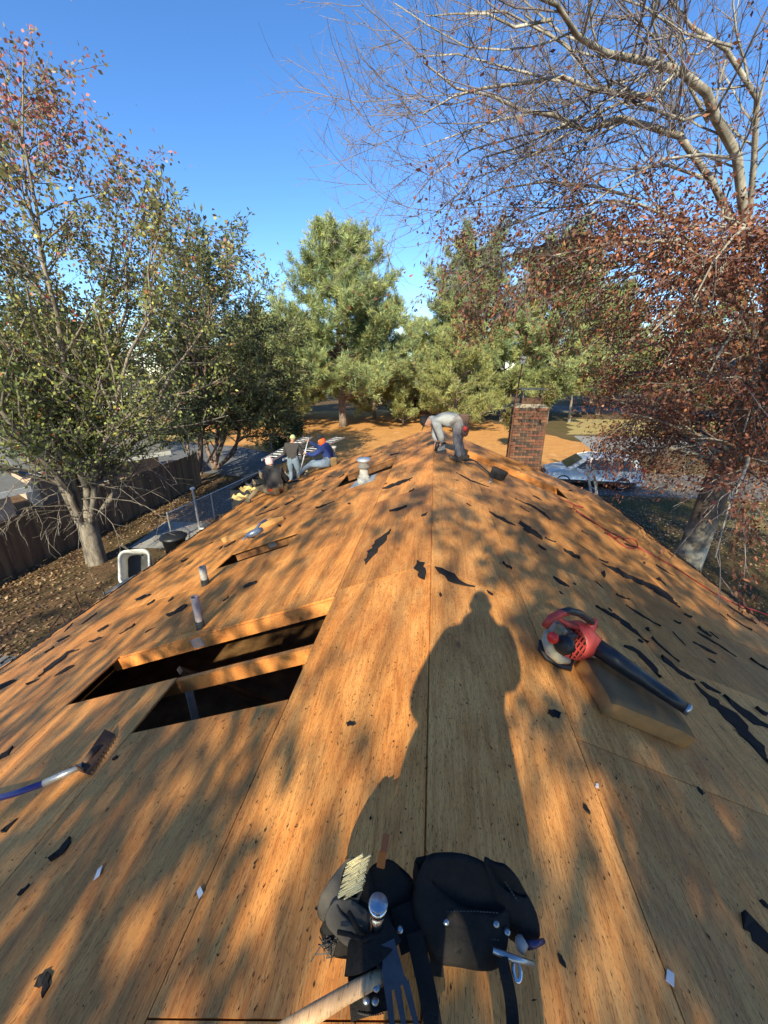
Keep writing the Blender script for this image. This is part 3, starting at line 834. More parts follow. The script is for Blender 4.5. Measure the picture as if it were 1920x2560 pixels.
for (x, y) in [(-70, 80), (-60, 95), (-51, 84), (-43, 100), (-36, 88), (-29, 78), (-21, 92), (-14, 84), (-5, 96), (3, 88), (12, 98), (22, 92), (31, 84), (40, 96), (50, 82), (60, 90), (70, 76), (82, 84), (-84, 74), (-96, 84), (36, 62), (52, 60), (68, 58), (-62, 62)]:
    k += 1
    copy_tree([p2, p3, p5, p2][k % 4], 'pine_tree', (x, y, 0), k * 1.7, [.72, 1.6, 1.55, .62][k % 4] * rng.uniform(.85, 1.1), 'distant pine in the dark belt of trees closing the view', FAR)
# deciduous clumps in autumn colour along the far belt
def broadleaf(label, base, h, rad, seed, cols, z0=.2, nl=9000, ls=.3, group=None, name='broadleaf_tree', bark=BARK_BARE):
    T = Tree(seed); B = np.array([base[0], base[1], 0.0]); r = T.r
    tr = thing(name, label, 'tree', tuple(B), group)
    P = T.path(B, (0, 0, 1), h * .85, 8, .05)
    T.grow(P, h * .018, .03, 0, [dict(n=2.0, len=rad * 1.05, ang=58, up=.06, seg=5, start=z0, tp=.3, rmax=.09), dict(n=1.5, len=rad * .45, ang=50, up=.03, seg=3, rmax=.03, rmin=.012)])
    T.mb.build('trunk', bark, tr, True)
    tot = sum(np.linalg.norm(np.diff(P, axis=0), axis=1).sum() for P in T.anc)
    q, dr = T.sample(nl / max(tot, 1), .28)
    n = len(q)
    quads('crown', leafquads(q, rand_dirs(r, n, .3), rand_dirs(r, n), r.uniform(.6, 1.1, n) * ls, r.uniform(.4, .7, n) * ls), pick(r, n, cols), LEAF, tr)
    return tr
broadleaf('olive shrub standing right of the brick chimney', (7.4, 33), 4.2, 2.6, 51, [(.12, .13, .04), (.16, .15, .05), (.20, .14, .05)], .05, 7000, .2, name='shrub')
broadleaf('yellowing broadleaf tree across the road on the right', (17, 52), 11, 5, 52, [(.26, .20, .05), (.20, .19, .05), (.30, .17, .05)], .15, 8000, .34)
broadleaf('rust-coloured broadleaf tree across the road at the right edge', (33, 47), 12, 6, 53, [(.24, .11, .05), (.17, .12, .05), (.28, .16, .06)], .15, 8000, .36)
broadleaf('dark broadleaf tree in front of the long white house', (-29, 52), 9, 4.5, 54, [(.07, .09, .03), (.10, .11, .035), (.15, .10, .04)], .15, 7000, .32)
broadleaf('rusty broadleaf tree at the left edge behind the fence', (-32, 31), 9, 4.5, 55, [(.13, .10, .04), (.20, .11, .05), (.09, .09, .035)], .15, 8000, .3)
broadleaf('dark evergreen shrub at the corner of the driveway', (-11.2, 29.5), 2.2, 2.0, 56, [(.05, .07, .025), (.07, .085, .03)], .02, 5000, .17, name='shrub')
broadleaf('small orange-leaved bush at the foot of the chimney', (2.35, 13.6), 3.1, .7, 57, [(.42, .22, .04), (.20, .12, .04), (.10, .08, .03)], .5, 500, .13, name='bush')
# --- copper beech leaning its limbs over the right slope
T = Tree(61); r = T.r; T.tw = MB()
BB = np.array([7.0, 10.3, 0.0])
beech = thing('beech_tree', 'grey-barked beech leaning over the right slope with coppery leaves and bare upper limbs', 'tree', tuple(BB))
def pv(*q): return [vy(x, y, d) for x, y, d in q]
trunk = [BB + (-.1, 0, -.1), BB + (0, 0, .5), BB + (.02, 0, 1.4), np.array([7.15, 10.3, 3.7]), np.array([7.35, 10.3, 5.4]), np.array([7.2, 10.2, 7.0]), np.array([6.9, 10.0, 8.4])]
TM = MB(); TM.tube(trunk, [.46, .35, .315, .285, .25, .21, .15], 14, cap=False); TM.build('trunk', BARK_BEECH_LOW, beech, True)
up_sp = [dict(n=2.8, len=2.3, ang=40, up=.10, seg=5, start=.15, wob=.13, tp=.2, rmax=.022), dict(n=3.6, len=1.15, ang=40, up=.06, seg=4, start=.1, rmax=.009, rmin=.0045), dict(n=5.5, len=.52, ang=38, up=.06, seg=2, start=.1, rmax=.0042, rmin=.0026)]
limbs = [  # traced through the crown at their own distances: (px, py, distance along the ridge), radii
 ([(1868, 650, 10.1), (1840, 400, 9.4), (1776, 288, 8.9), (1738, 233, 8.5), (1693, 194, 8.1), (1621, 161, 7.6), (1521, 133, 7.0), (1460, 72, 6.6), (1390, 20, 6.2), (1330, -60, 5.9)], .17, .02),
 ([(1693, 194, 8.1), (1640, 222, 7.8), (1555, 222, 7.4), (1477, 219, 7.2), (1399, 202, 6.9), (1311, 213, 6.7), (1222, 238, 6.4), (1140, 265, 6.2), (1060, 300, 6.0)], .085, .01),
 ([(1868, 650, 10.1), (1790, 460, 9.4), (1688, 344, 8.9), (1621, 316, 8.6), (1532, 310, 8.2), (1460, 310, 7.9), (1388, 285, 7.6), (1311, 283, 7.3), (1233, 250, 7.0), (1150, 215, 6.7), (1070, 160, 6.4)], .13, .012),
 ([(1532, 310, 8.2), (1499, 266, 7.9), (1420, 320, 7.7), (1340, 340, 7.4), (1277, 360, 7.2), (1200, 410, 7.0), (1139, 460, 6.8), (1085, 520, 6.7)], .05, .008),
 ([(1870, 600, 10.0), (1780, 450, 9.6), (1665, 424, 9.2), (1588, 421, 8.9), (1500, 440, 8.5), (1400, 480, 8.2), (1320, 520, 7.9)], .07, .01),
 ([(1868, 700, 10.1), (1740, 540, 9.8), (1599, 502, 9.4), (1521, 507, 9.1), (1388, 527, 8.7), (1270, 560, 8.3), (1180, 600, 8.0)], .075, .01),
 ([(1868, 640, 10.1), (1900, 420, 9.6), (1890, 250, 9.0), (1830, 120, 8.4), (1740, 40, 8.0), (1640, -60, 7.6)], .12, .02),
 ([(1830, 120, 8.4), (1720, 90, 7.8), (1600, 20, 7.2), (1480, -40, 6.8)], .05, .015),
 ([(1776, 288, 8.9), (1700, 300, 8.5), (1600, 240, 8.0), (1500, 190, 7.5), (1400, 120, 7.0), (1280, 60, 6.6), (1180, 10, 6.3)], .06, .01),
]
limbs += [
 ([(1460, 310, 7.9), (1380, 335, 7.5), (1300, 335, 7.2), (1180, 375, 6.8), (1080, 430, 6.5)], .045, .008),
 ([(1399, 202, 6.9), (1320, 165, 6.6), (1250, 150, 6.4), (1130, 135, 6.2), (1030, 120, 6.0)], .045, .008),
 ([(1390, 20, 6.2), (1300, 30, 6.1), (1220, 45, 6.0), (1120, 60, 5.9), (1050, 50, 5.8)], .045, .008),
 ([(1311, 283, 7.3), (1240, 290, 7.0), (1150, 315, 6.7), (1060, 365, 6.5)], .04, .007),
 ([(1599, 502, 9.4), (1480, 470, 8.9), (1360, 450, 8.4), (1250, 470, 8.0), (1160, 520, 7.7)], .06, .01),
 ([(1776, 288, 8.9), (1720, 180, 8.4), (1640, 90, 7.9), (1560, 10, 7.4)], .06, .012),
 ([(1840, 400, 9.4), (1760, 380, 8.6), (1660, 400, 7.9), (1560, 450, 7.4), (1470, 520, 7.1)], .06, .012)]
for q, r0, r1 in limbs:
    T.grow(np.array(pv(*q)) + r.normal(0, .05, (len(q), 3)), r0 * .50, r1 * .8, 0, up_sp)
n_up = len(T.anc)
# lower boughs, arching down, leaves still held
low_sp = [dict(n=2.3, len=1.9, ang=45, up=0, droop=.12, seg=5, start=.15, wob=.12, tp=.35, rmax=.03, flat=.6), dict(n=2.6, len=.75, ang=42, up=0, droop=.12, seg=3, start=.1, rmax=.012, rmin=.005)]
def clip_left(P):       # boughs stop short of the chimney
    k = len(P)
    for i, p in enumerate(P):
        x, y = proj(p)
        if x < 1500 and y > 860: k = i; break
    return P[:k]
for i in range(44):
    z = r.uniform(3.4, 8.0)
    a = math.radians(r.uniform(95, 300)) if i < 23 else math.radians(r.uniform(-60, 95))
    p0 = np.array([np.interp(z, [0, 3.7, 5.4, 8.4], [7.0, 7.15, 7.35, 6.9]), 10.2, z])
    P = T.path(p0, (math.cos(a), math.sin(a), .55), r.uniform(3.2, 6.4), 8, .08, .0, .36)
    if P[-1][2] < 2.8: P = P[:6]
    P = clip_left(P)
    if len(P) < 3: continue
    T.grow(P, .055, .01, 0, low_sp)
for q in [[(1850, 760, 10), (1700, 700, 10.3), (1500, 760, 10.8), (1380, 830, 11)], [(1850, 850, 10.2), (1650, 830, 10.8), (1500, 910, 11.3)],
          [(1860, 950, 10.2), (1760, 960, 10.4), (1640, 1010, 10.9), (1540, 1080, 11.2)], [(1850, 700, 10), (1650, 640, 9.4), (1450, 690, 9), (1330, 780, 9)], [(1850, 720, 10), (1700, 600, 8.8), (1520, 610, 8.0), (1380, 640, 7.6)],
          [(1850, 700, 10), (1640, 600, 9.8), (1440, 590, 9.5), (1270, 640, 9.2), (1160, 720, 9.0)], [(1850, 720, 10), (1600, 680, 10.2), (1400, 720, 10.2), (1230, 790, 10.2)],
          [(1850, 900, 10.2), (1900, 900, 9.4), (1880, 1000, 8.8), (1860, 1080, 8.5)], [(1870, 800, 10), (1800, 700, 8.5), (1700, 760, 7.6), (1620, 840, 7.2)], [(1870, 850, 10), (1850, 800, 8.8), (1800, 880, 8.0), (1760, 960, 7.8)]]:
    T.grow(np.array(pv(*q)), .06, .01, 0, low_sp)
T.mb.build('limbs', BARK_BEECH, beech, True)
T.tw.build('twigs', mat_bark('beech_twig', (.11, .085, .085), (.27, .225, .22), 6), beech, True)
anc = T.anc
T.anc = anc[:n_up]; qa, da = T.sample(4.0, .06)
qa_keep = ((qa[:, 2] < 8.8) & (r.random(len(qa)) < .6)) | (r.random(len(qa)) < np.clip((qa[:, 0] - 2.2) / 6, .05, .8)); qa, da = qa[qa_keep], da[qa_keep]
T.anc = anc[n_up:]; qb, db = T.sample(72, .17)
q = np.concatenate([qa, qb]); d = np.concatenate([da, db])
XY = np.array([proj(p) for p in q])
kp = ~((XY[:, 0] < 1385) & (XY[:, 1] > 905)) & ~((XY[:, 0] < 1450) & (XY[:, 1] > 1120)) & ~((XY[:, 0] > 1660) & (XY[:, 0] < 1830) & (XY[:, 1] > 1225)) & ~((XY[:, 0] < 1010) & (XY[:, 1] < 700))
q, d = q[kp], d[kp]; n = len(q)
d = nrm(d + r.normal(0, .55, (n, 3)) + np.array([0, 0, -.55]))
cols = pick(r, n, [(.185, .070, .042), (.26, .105, .058), (.13, .052, .038), (.40, .165, .08), (.22, .09, .06)], [.32, .24, .2, .08, .16], .22)
V = leafquads(q, d, rand_dirs(r, n), r.uniform(.06, .105, n), r.uniform(.032, .052, n))
quads('crown', V, cols, LEAF, beech)['kind'] = 'stuff'
# the nearest big leaves as single pieces
LM = []
for c in [(.17, .055, .028), (.26, .095, .042), (.36, .14, .055)]:
    m = simple('copper_leaf', c, .5, 0, .3, 30, .1); LM.append(m)
lm = []
for m in LM:
    M = MB(); M.add([(0, 0, 0), (.028, .035, .006), (.03, .065, .009), (0, .115, 0), (-.03, .065, .009), (-.028, .035, .006), (0, .05, -.003)], [(0, 1, 6), (1, 2, 6), (2, 3, 6), (3, 4, 6), (4, 5, 6), (5, 0, 6)])
    o = M.build('leaf', m, beech); lm.append(o)
for i in range(150):
    k = int(r.integers(len(qb)))
    while qb[k][1] > 9.0: k = int(r.integers(len(qb)))
    o = lm[i % 3] if i < 3 else lm[i % 3].copy()
    if i >= 3: COL.objects.link(o)
    o.location = qb[k] + r.normal(0, .06, 3); o.rotation_euler = (r.uniform(-1, 1), r.uniform(-1, 1), r.uniform(0, 6.28))
print('beech', n, len(T.mb.v))

# --- trees behind the viewpoint whose crowns dapple the roof
LIT = [ # (px, py, rx, ry, strength) where the photo shows sun on the roof
 (930, 1640, 85, 320, 1.0), (960, 1380, 120, 120, .9), (760, 1450, 170, 60, .95), (640, 1500, 160, 40, .7), (900, 1260, 90, 120, .6), (1000, 1180, 60, 70, .5),
 (1115, 1450, 40, 120, .95), (1330, 1640, 80, 230, .5), (1120, 1330, 60, 80, .55), (1230, 1330, 60, 50, .5), (1390, 1660, 60, 110, .8), (1180, 1230, 60, 40, .45), (1255, 1180, 40, 20, .5),
 (1490, 1830, 90, 60, .45), (1300, 2330, 50, 260, .4), (1140, 2430, 60, 130, 1.0), (900, 2350, 60, 260, .95), (800, 1900, 80, 160, .5), (650, 2100, 60, 350, .5),
 (540, 2300, 60, 330, .55), (420, 2400, 40, 200, .3), (150, 2300, 70, 300, .6), (60, 2100, 80, 200, .5), (560, 1960, 70, 130, .5), (230, 1900, 50, 60, .4),
 (100, 1650, 150, 90, .45), (330, 1520, 110, 60, .45), (480, 1400, 90, 50, .45), (600, 1330, 60, 40, .5), (180, 1790, 120, 60, .5), (700, 1330, 50, 30, .4),
 (1640, 2150, 70, 90, .5), (1750, 2330, 60, 120, .4), (1560, 1450, 60, 40, .35), (1480, 1300, 60, 30, .3), (1700, 1550, 70, 50, .35), (1260, 1130, 80, 60, .7)]
LIT += [(1110, 1700, 190, 300, 1.0), (1000, 1800, 90, 260, 1.0), (780, 1420, 200, 70, .85), (900, 1560, 150, 240, 1), (820, 1440, 190, 95, 1), (690, 1490, 160, 60, .9), (1390, 1640, 70, 110, .8)]
LIT = np.array(LIT)
def lit(px, py):
    v = LIT[:, 4] * np.exp(-(((px - LIT[:, 0]) / LIT[:, 2]) ** 2 + ((py - LIT[:, 1]) / LIT[:, 3]) ** 2))
    return min(1.0, v.max() + .10)
r = np.random.default_rng(77)
pts = []
def shade_pts(n, xr, yr, zf, fn, dmin=5, dmax=10, sub=4, sg=.2):
    for _ in range(n):
        x, y = r.uniform(*xr), r.uniform(*yr)
        p = np.array([x, y, zf(x)])
        if r.random() < fn(p):
            q = p - LT * (r.uniform(dmin, dmax) + max(0, y) * .99 + 2)
            for _ in range(sub): pts.append(q + r.normal(0, sg, 3))
def roof_sh(p):
    if p[1] < .25: return .8
    px, py = proj(p); l = lit(px, py)
    return (1 - l) ** 1.5
shade_pts(980, (-5.6, 4.9), (-1.0, 11.3), rz, roof_sh)
shade_pts(360, (.9, 4.9), (.2, 4.5), rz, roof_sh, 4, 9, 3, .16)
shade_pts(150, (-2.8, 2.8), (0, 4.0), rz, roof_sh)
shade_pts(300, (5, 15), (4, 20), lambda x: 0, lambda p: .9, 9, 15, 9, .35)
shade_pts(220, (-13, -6), (2, 20), lambda x: 0, lambda p: .45, 9, 15, 9, .35)
for _ in range(900):
    p = np.array([r.uniform(6.2, 8.6), r.uniform(8.5, 10.4), r.uniform(1.5, 8.5)]); pts.append(p - LT * (r.uniform(9, 14) + 10))
pts = np.array(pts)
homes = np.array([(-9.5, -17.0), (-3.4, -14.5), (2.2, -16.5), (7.5, -14.0)])
OAKC = [(.10, .075, .03), (.13, .10, .035), (.09, .09, .03), (.16, .10, .04)]
own = np.array([np.argmin(((homes - p[:2]) ** 2).sum(1) + np.array([0, 0, 0, 0])) for p in pts])
OAKLAB = ['tall oak behind the house on the fence side', 'oak close behind the house left of the ridge', 'oak close behind the house right of the ridge', 'spreading oak behind the house on the beech side']
for k, (hx, hy) in enumerate(homes):
    Q = pts[own == k]
    tr = thing('oak_tree', OAKLAB[k] + ', its crown shading the roof', 'tree', (hx, hy, 0), 'oaks shading the roof from behind')
    T = Tree(80 + k)
    top = Q[:, 2].max()
    main = T.path((hx, hy, 0), (0, 0, 1), top * .8, 10, .05); T.limb(main, .3, .05, 9)
    for j in range(0, len(Q), 30):
        a = main[int(np.clip((Q[j][2] - 3.5) / (top * .8) * 10, 2, 9))]
        m = (a + Q[j]) / 2 + np.array([0, 0, .5]) + T.r.normal(0, .2, 3)
        T.limb(np.array([a, m, Q[j]]), .035, .006, 4)
    T.mb.build('trunk', BARK_BARE, tr, True)
    m = 7
    P = np.repeat(Q, m, 0) + T.r.normal(0, .06, (len(Q) * m, 3))
    n = len(P)
    quads('crown', leafquads(P, rand_dirs(T.r, n, .3), rand_dirs(T.r, n), T.r.uniform(.10, .17, n), T.r.uniform(.07, .11, n)), pick(T.r, n, OAKC), LEAF, tr)
print('shade', len(pts), pts.min(0), pts.max(0))
# ------------------------------------------------------------------ yard on the left
FENCEM = []
for i, c in enumerate([(.19, .115, .07), (.23, .145, .085), (.15, .095, .06), (.27, .165, .10)]):
    m, t, b = base('fence_board_%d' % i)
    n_ = noise(t, coords(t, (14, 14, 1.1), 30), 1, 5, .65)
    t.links.new(ramp(t, n_, [(.3, tuple(x * .5 for x in c)), (.7, c)]), b.inputs['Base Color']); b.inputs['Roughness'].default_value = .9
    FENCEM.append(m)
fen = thing('board_fence', 'weathered brown wooden board fence running along the left yard', 'fence', (-13.2, 11, 0))
bm_ = []
for i in range(4):
    M = MB(); M.box((0, 0, .9), (.02, .14, 1.8)); M.add([], [])
    o = M.build('board', FENCEM[i], fen); bm_.append(o)
yy = 3.2; i = 0
while yy < 20.0:
    o = bm_[i] if i < 4 else bm_[int(rng.integers(4))].copy()
    if i >= 4: COL.objects.link(o)
    o.matrix_parent_inverse = Matrix()
    o.location = (rng.normal(0, .004), yy - 11, rng.normal(0, .015)); o.rotation_euler = (rng.normal(0, .006), 0, rng.normal(0, .01))
    yy += .147; i += 1
M = MB()
for z in (.35, .95, 1.55): M.box((-13.24, 11.6, z), (.04, 16.9, .09))
M.build('rail', FENCEM[2], fen)
for y in np.arange(3.3, 20.2, 2.4): MB().box((-13.3, y, .95), (.09, .09, 1.9)).build('post', FENCEM[0], fen)

chain = thing('chain_link_fence', 'low galvanised chain-link fence running out from the eave across the yard', 'fence', (-8.6, 12, 0))
fa, fb = np.array([-9.7, 12.3, 0]), np.array([-8.9, 19.2, 0])
for f in (0, .36, .7, 1.0): MB().tube([fa + (fb - fa) * f, fa + (fb - fa) * f + (0, 0, 1.25)], .03, 8).build('post', GALV, chain)
MB().tube([fa + (0, 0, 1.2), fb + (0, 0, 1.2)], .022, 6).build('top_rail', GALV, chain)
M = MB(); ln = np.linalg.norm(fb - fa); dd = (fb - fa) / ln
for s_ in np.arange(-1.1, ln, .075):
    for sg in (1, -1):
        a0, a1 = (s_, s_ + 1.1) if sg > 0 else (s_ + 1.1, s_)
        z0, z1 = .05, 1.15
        lo, hi = max(0, min(a0, a1)), min(ln, max(a0, a1))
        if hi <= lo: continue
        zf = lambda a: z0 + (z1 - z0) * (a - a0) / (a1 - a0)
        M.tube([fa + dd * lo + (0, 0, zf(lo)), fa + dd * hi + (0, 0, zf(hi))], .003, 3, cap=False)
M.build('wire_mesh', GALV, chain)['kind'] = 'stuff'
post = thing('pipe_post', 'single galvanised pipe post with a round cap inside the chain-link fence', 'post', (-9.4, 13.6, 0))
MB().tube([(-9.4, 13.6, 0), (-9.4, 13.6, 1.75)], .045, 10).build('pole', GALV, post)
MB().lathe([(.04, 0), (.10, .02), (.10, .06), (.05, .10)], Matrix.Translation((-9.4, 13.6, 1.74)), 12).build('cap', TRIM, post)

# white tub lying open, dark bin, saw-horse, junk
WHITEP = simple('white_plastic', (.62, .60, .55), .5, 0, .25, 6)
def rrect(M4, w, d, z, n=6, rr=.25):
    out = []
    for cx, cy, a0 in ((1, 1, 0), (-1, 1, 90), (-1, -1, 180), (1, -1, 270)):
        for k in range(n):
            a = math.radians(a0 + 90 * k / (n - 1)); R = min(w, d) * rr
            out.append(M4 @ Vector((cx * (w / 2 - R) + R * math.cos(a), cy * (d / 2 - R) + R * math.sin(a), z)))
    return out
tubM = Matrix.Translation((-9.0, 9.65, .42)) @ Euler((math.radians(62), math.radians(4), math.radians(28))).to_matrix().to_4x4()
tub = thing('plastic_tub', 'white plastic tub tipped on its side with its dark open mouth facing the house', 'tub', (-9.0, 9.6, 0))
M = MB(); M.loft([rrect(tubM, .58, .78, -.36), rrect(tubM, .66, .86, -.3), rrect(tubM, .78, 1.0, .36), rrect(tubM, .84, 1.06, .37), rrect(tubM, .84, 1.06, .41), rrect(tubM, .72, .94, .41), rrect(tubM, .62, .80, -.24)], cap1=False)
M.build('shell', WHITEP, tub, True)
M = MB(); M.add([tuple(v) for v in rrect(tubM, .63, .81, -.235)], [tuple(range(24))]); M.build('dark_bottom', DARK, tub)  # dark sheet closing the inner end of the tub
binT = thing('rubbish_bin', 'dark plastic rubbish bin with a domed lid beside the chain-link post', 'bin', (-8.55, 10.9, 0))
Mb = Matrix.Translation((-8.55, 10.9, 0))
MB().lathe([(.26, 0), (.36, .85), (.38, .86), (.38, .9), (.34, .9)], Mb, 20).build('body', DARK, binT, True)
MB().lathe([(.42, .9), (.43, .94), (.36, 1.0), (.2, 1.05), (.02, 1.07)], Mb, 20).build('lid', DARK, binT, True)
MB().tube([(-8.72, 10.8, 1.04), (-8.55, 10.75, 1.12), (-8.38, 10.8, 1.04)], .02, 6).build('handle', DARK, binT)
hs = thing('sawhorse', 'small white metal sawhorse near the eave', 'sawhorse', (-7.6, 11.6, 0))
for dx in (-.35, .35):
    for dy in (-.22, .22): MB().tube([(-7.6 + dx, 11.6 + dy, 0), (-7.6 + dx * .8, 11.6 + dy * .15, .95)], .022, 6).build('leg', WHITEP, hs)
MB().bar((-8.0, 11.6, .97), (-7.2, 11.6, .97), .05, .05).build('beam', WHITEP, hs)
MB().tube([(-7.9, 11.45, .5), (-7.6, 11.6, .95), (-7.3, 11.45, .5)], .015, 6).build('brace', WHITEP, hs)
for (nm, lab, x, y, rot) in (('chair_frame', 'rusty tubular chair frame tipped over among the leaves below the eave', -8.3, 7.2, .4), ('chair_frame', 'bent metal chair frame lying nearest the eave on the left', -7.9, 6.2, 2.0)):
    t_ = thing(nm, lab, 'chair frame', (x, y, 0))
    Rz = Matrix.Translation((x, y, .0)) @ Matrix.Rotation(rot, 4, 'Z') @ Matrix.Rotation(.25, 4, 'X')
    def q_(*p): return [tuple(Rz @ Vector(v)) for v in p]
    MB().tube(q_((-.3, -.3, .02), (-.3, -.28, .45), (-.3, .3, .48), (-.3, .42, .95), (.3, .42, .95), (.3, .3, .48), (.3, -.28, .45), (.3, -.3, .02)), .016, 6).build('frame', RUST, t_)
    MB().tube(q_((-.3, .3, .02), (-.3, .3, .48), (.3, .3, .48), (.3, .3, .02)), .016, 6).build('leg', RUST, t_)
PLANKS = simple('grey_plank', (.30, .27, .23), .9, 0, .35, 9, .4)
t_ = thing('plank_stack', 'flat stack of grey boards leaning out under the left eave', 'planks', (-7.9, 9.2, 0))
for i in range(4): MB().bar((-8.7 + i * .07, 8.0 + i * .17, .5 + .03 * i), (-7.0, 9.5 + i * .2, 1.0 + .02 * i), .16, .03).build('plank', PLANKS, t_)
TARP = simple('blue_tarp', (.02, .10, .42), .45, 0, .4, 5, .6)
M = MB(); nn = 12
gx = [[(-8.3 + i * .09 + rng.normal(0, .02), 5.2 + j * .08 + rng.normal(0, .02), .45 + .22 * math.exp(-((i - 5) ** 2 + (j - 6) ** 2) / 18) + rng.normal(0, .03)) for j in range(nn)] for i in range(nn)]
M.add([p for row in gx for p in row], [(i * nn + j, i * nn + j + 1, (i + 1) * nn + j + 1, (i + 1) * nn + j) for i in range(nn - 1) for j in range(nn - 1)])
tag(M.build('tarp', TARP, None, True), 'crumpled blue tarp lying just beyond the left eave', 'tarp')
BROWNP = simple('brown_panel', (.35, .2, .13), .7, 0, .3, 5)
t_ = thing('door_panel', 'pinkish brown panel leaning on junk at the left edge', 'panel', (-7.7, 4.3, 0))
MB().prism([(-8.3, 3.8, .9), (-7.3, 4.0, 1.35), (-7.25, 4.7, 1.3), (-8.25, 4.6, .85)], (.02, 0, .03)).build('board', BROWNP, t_, bevel=.01)
MB().bar((-8.0, 4.2, 0), (-7.8, 4.3, 1.05), .08, .06).build('prop', PLANKS, t_)
t_ = thing('pallet', 'dark grey slatted pallet dumped at the left edge of the yard', 'pallet', (-8.7, 4.9, 0))
for i in range(6): MB().box((-9.0 + i * .2, 4.9, .62), (.12, 1.1, .025)).build('slat', PLANKS, t_)
for y in (4.45, 4.9, 5.35): MB().box((-8.5, y, .3), (1.2, .08, .6)).build('bearer', PLANKS, t_)

# fallen leaves on both yards and torn shingle rubbish below the left eave
n = 26000
X = np.r_[rng.uniform(-13, -5.6, n), rng.uniform(5, 16, n)]; Y = np.r_[rng.uniform(2, 21, n), rng.uniform(3, 19, n)]
dn = np.sin(X * .9 + 1) + np.sin(Y * .7 + X * .3); kp = rng.random(len(X)) < np.clip(.55 + .35 * dn, .08, 1); X, Y = X[kp], Y[kp]; n = len(X)
P = np.stack([X, Y, rng.uniform(.012, .05, n)], 1); nz = nrm(rng.normal(0, .35, (n, 3)) + (0, 0, 1)); d = nrm(np.cross(nz, rng.normal(0, 1, (n, 3))))
tag(quads('fallen_leaves', leafquads(P, d, nz, rng.uniform(.06, .13, n), rng.uniform(.04, .08, n)), pick(rng, n, [(.40, .25, .14), (.28, .16, .085), (.50, .35, .21), (.18, .10, .06)]), LEAF), kind='stuff')
n = 9000
X = rng.uniform(4, 26, n); Y = rng.uniform(19.5, 27, n); P = np.stack([X, Y, rng.uniform(.015, .05, n)], 1); nz = nrm(rng.normal(0, .35, (n, 3)) + (0, 0, 1)); d = nrm(np.cross(nz, rng.normal(0, 1, (n, 3))))
tag(quads('fallen_leaves', leafquads(P, d, nz, rng.uniform(.08, .17, n), rng.uniform(.05, .1, n)), pick(rng, n, [(.34, .20, .10), (.24, .13, .065), (.42, .28, .15)]), LEAF), kind='stuff')
n = 2600
X = -rng.uniform(5.7, 7.9, n); Y = rng.uniform(2.5, 13, n)
P = np.stack([X, Y, rng.uniform(.02, .6, n) * np.clip((7.9 + X) / 2, .1, 1) + .2 * np.clip((7.2 + X), 0, 1)], 1); nz = nrm(rng.normal(0, .5, (n, 3)) + (0, 0, 1)); d = nrm(np.cross(nz, rng.normal(0, 1, (n, 3))))
tag(quads('shingle_rubble', leafquads(P, d, nz, rng.uniform(.12, .45, n), rng.uniform(.08, .2, n)), pick(rng, n, [(.06, .055, .05), (.10, .09, .08), (.16, .13, .1), (.22, .16, .1)]), LEAF), kind='stuff')
n = 16000
X = rng.uniform(5.4, 20, n); Y = rng.uniform(2, 20, n)
P = np.stack([X, Y, np.full(n, .005)], 1); d = nrm(rng.normal(0, .45, (n, 3)) + (0, 0, 1)); d[:, 2] = abs(d[:, 2])
tag(quads('grass', leafquads(P, d, rand_dirs(rng, n), rng.uniform(.05, .13, n), rng.uniform(.015, .03, n)), pick(rng, n, [(.10, .095, .03), (.16, .13, .05), (.07, .075, .025)]), LEAF), kind='stuff')

# ------------------------------------------------------------------ buildings beyond
WHITEW = simple('white_siding', (.72, .71, .66), .7, 0, .1, 4)
ROOFG = simple('grey_shingles', (.16, .155, .15), .95, 0, .3, 6, .3)
ROOFD = simple('dark_shingles', (.07, .06, .055), .95, 0, .3, 6, .3)
GLASS = simple('window_glass', (.03, .035, .04), .12, 0, .2, 3, 0, .6)
def house(name, label, c, sx, sy, h, rot, wall, roof, wins, rise=.35):
    t_ = thing(name, label, 'house', (c[0], c[1], 0)); t_.rotation_euler = (0, 0, rot)
    def b(M, nm, m):
        o = M.build(nm, m); o.parent = t_; return o
    b(MB().box((0, 0, h / 2), (sx, sy, h)), 'wall', wall)
    r_ = sy / 2 * rise + .0
    M = MB(); e = .5
    M.prism([(-sx / 2 - e, -sy / 2 - e, h - .1), (-sx / 2 - e, 0, h + r_), (-sx / 2 - e, sy / 2 + e, h - .1), (-sx / 2 - e, sy / 2 + e, h - .25), (-sx / 2 - e, -sy / 2 - e, h - .25)], (sx + 2 * e, 0, 0)); b(M, 'roof', roof)
    b(MB().box((0, -sy / 2 - e - .02, h - .2), (sx + 2 * e, .04, .22)), 'gutter', TRIM)
    for wx, ww, wz, wh in wins:
        f = b(MB().box((wx, -sy / 2 - .02, wz), (ww + .16, .06, wh + .16)), 'window', TRIM)
        g_ = MB().box((wx, -sy / 2 - .06, wz), (ww, .03, wh)).build('pane', GLASS); g_.parent = f
    return t_
house('house', 'long white house with a grey roof beyond the driveway on the left', (-46, 62), 24, 9, 3.0, math.radians(12), WHITEW, ROOFG, [(-8, 1.6, 1.5, 1.2), (-3, 1.0, 1.2, 2.0), (2, 1.8, 1.5, 1.2), (8, 1.6, 1.5, 1.2)])
house('house', 'red brick house with a dark roof half hidden by pines beyond the ridge', (1.0, 63), 12, 8, 2.7, math.radians(-4), simple('red_brick', (.36, .17, .12), .9, 0, .45, 3), ROOFD, [(-3.5, 1.4, 1.5, 1.2), (0, 1.0, 1.2, 2.0), (3.5, 1.6, 1.5, 1.2)])
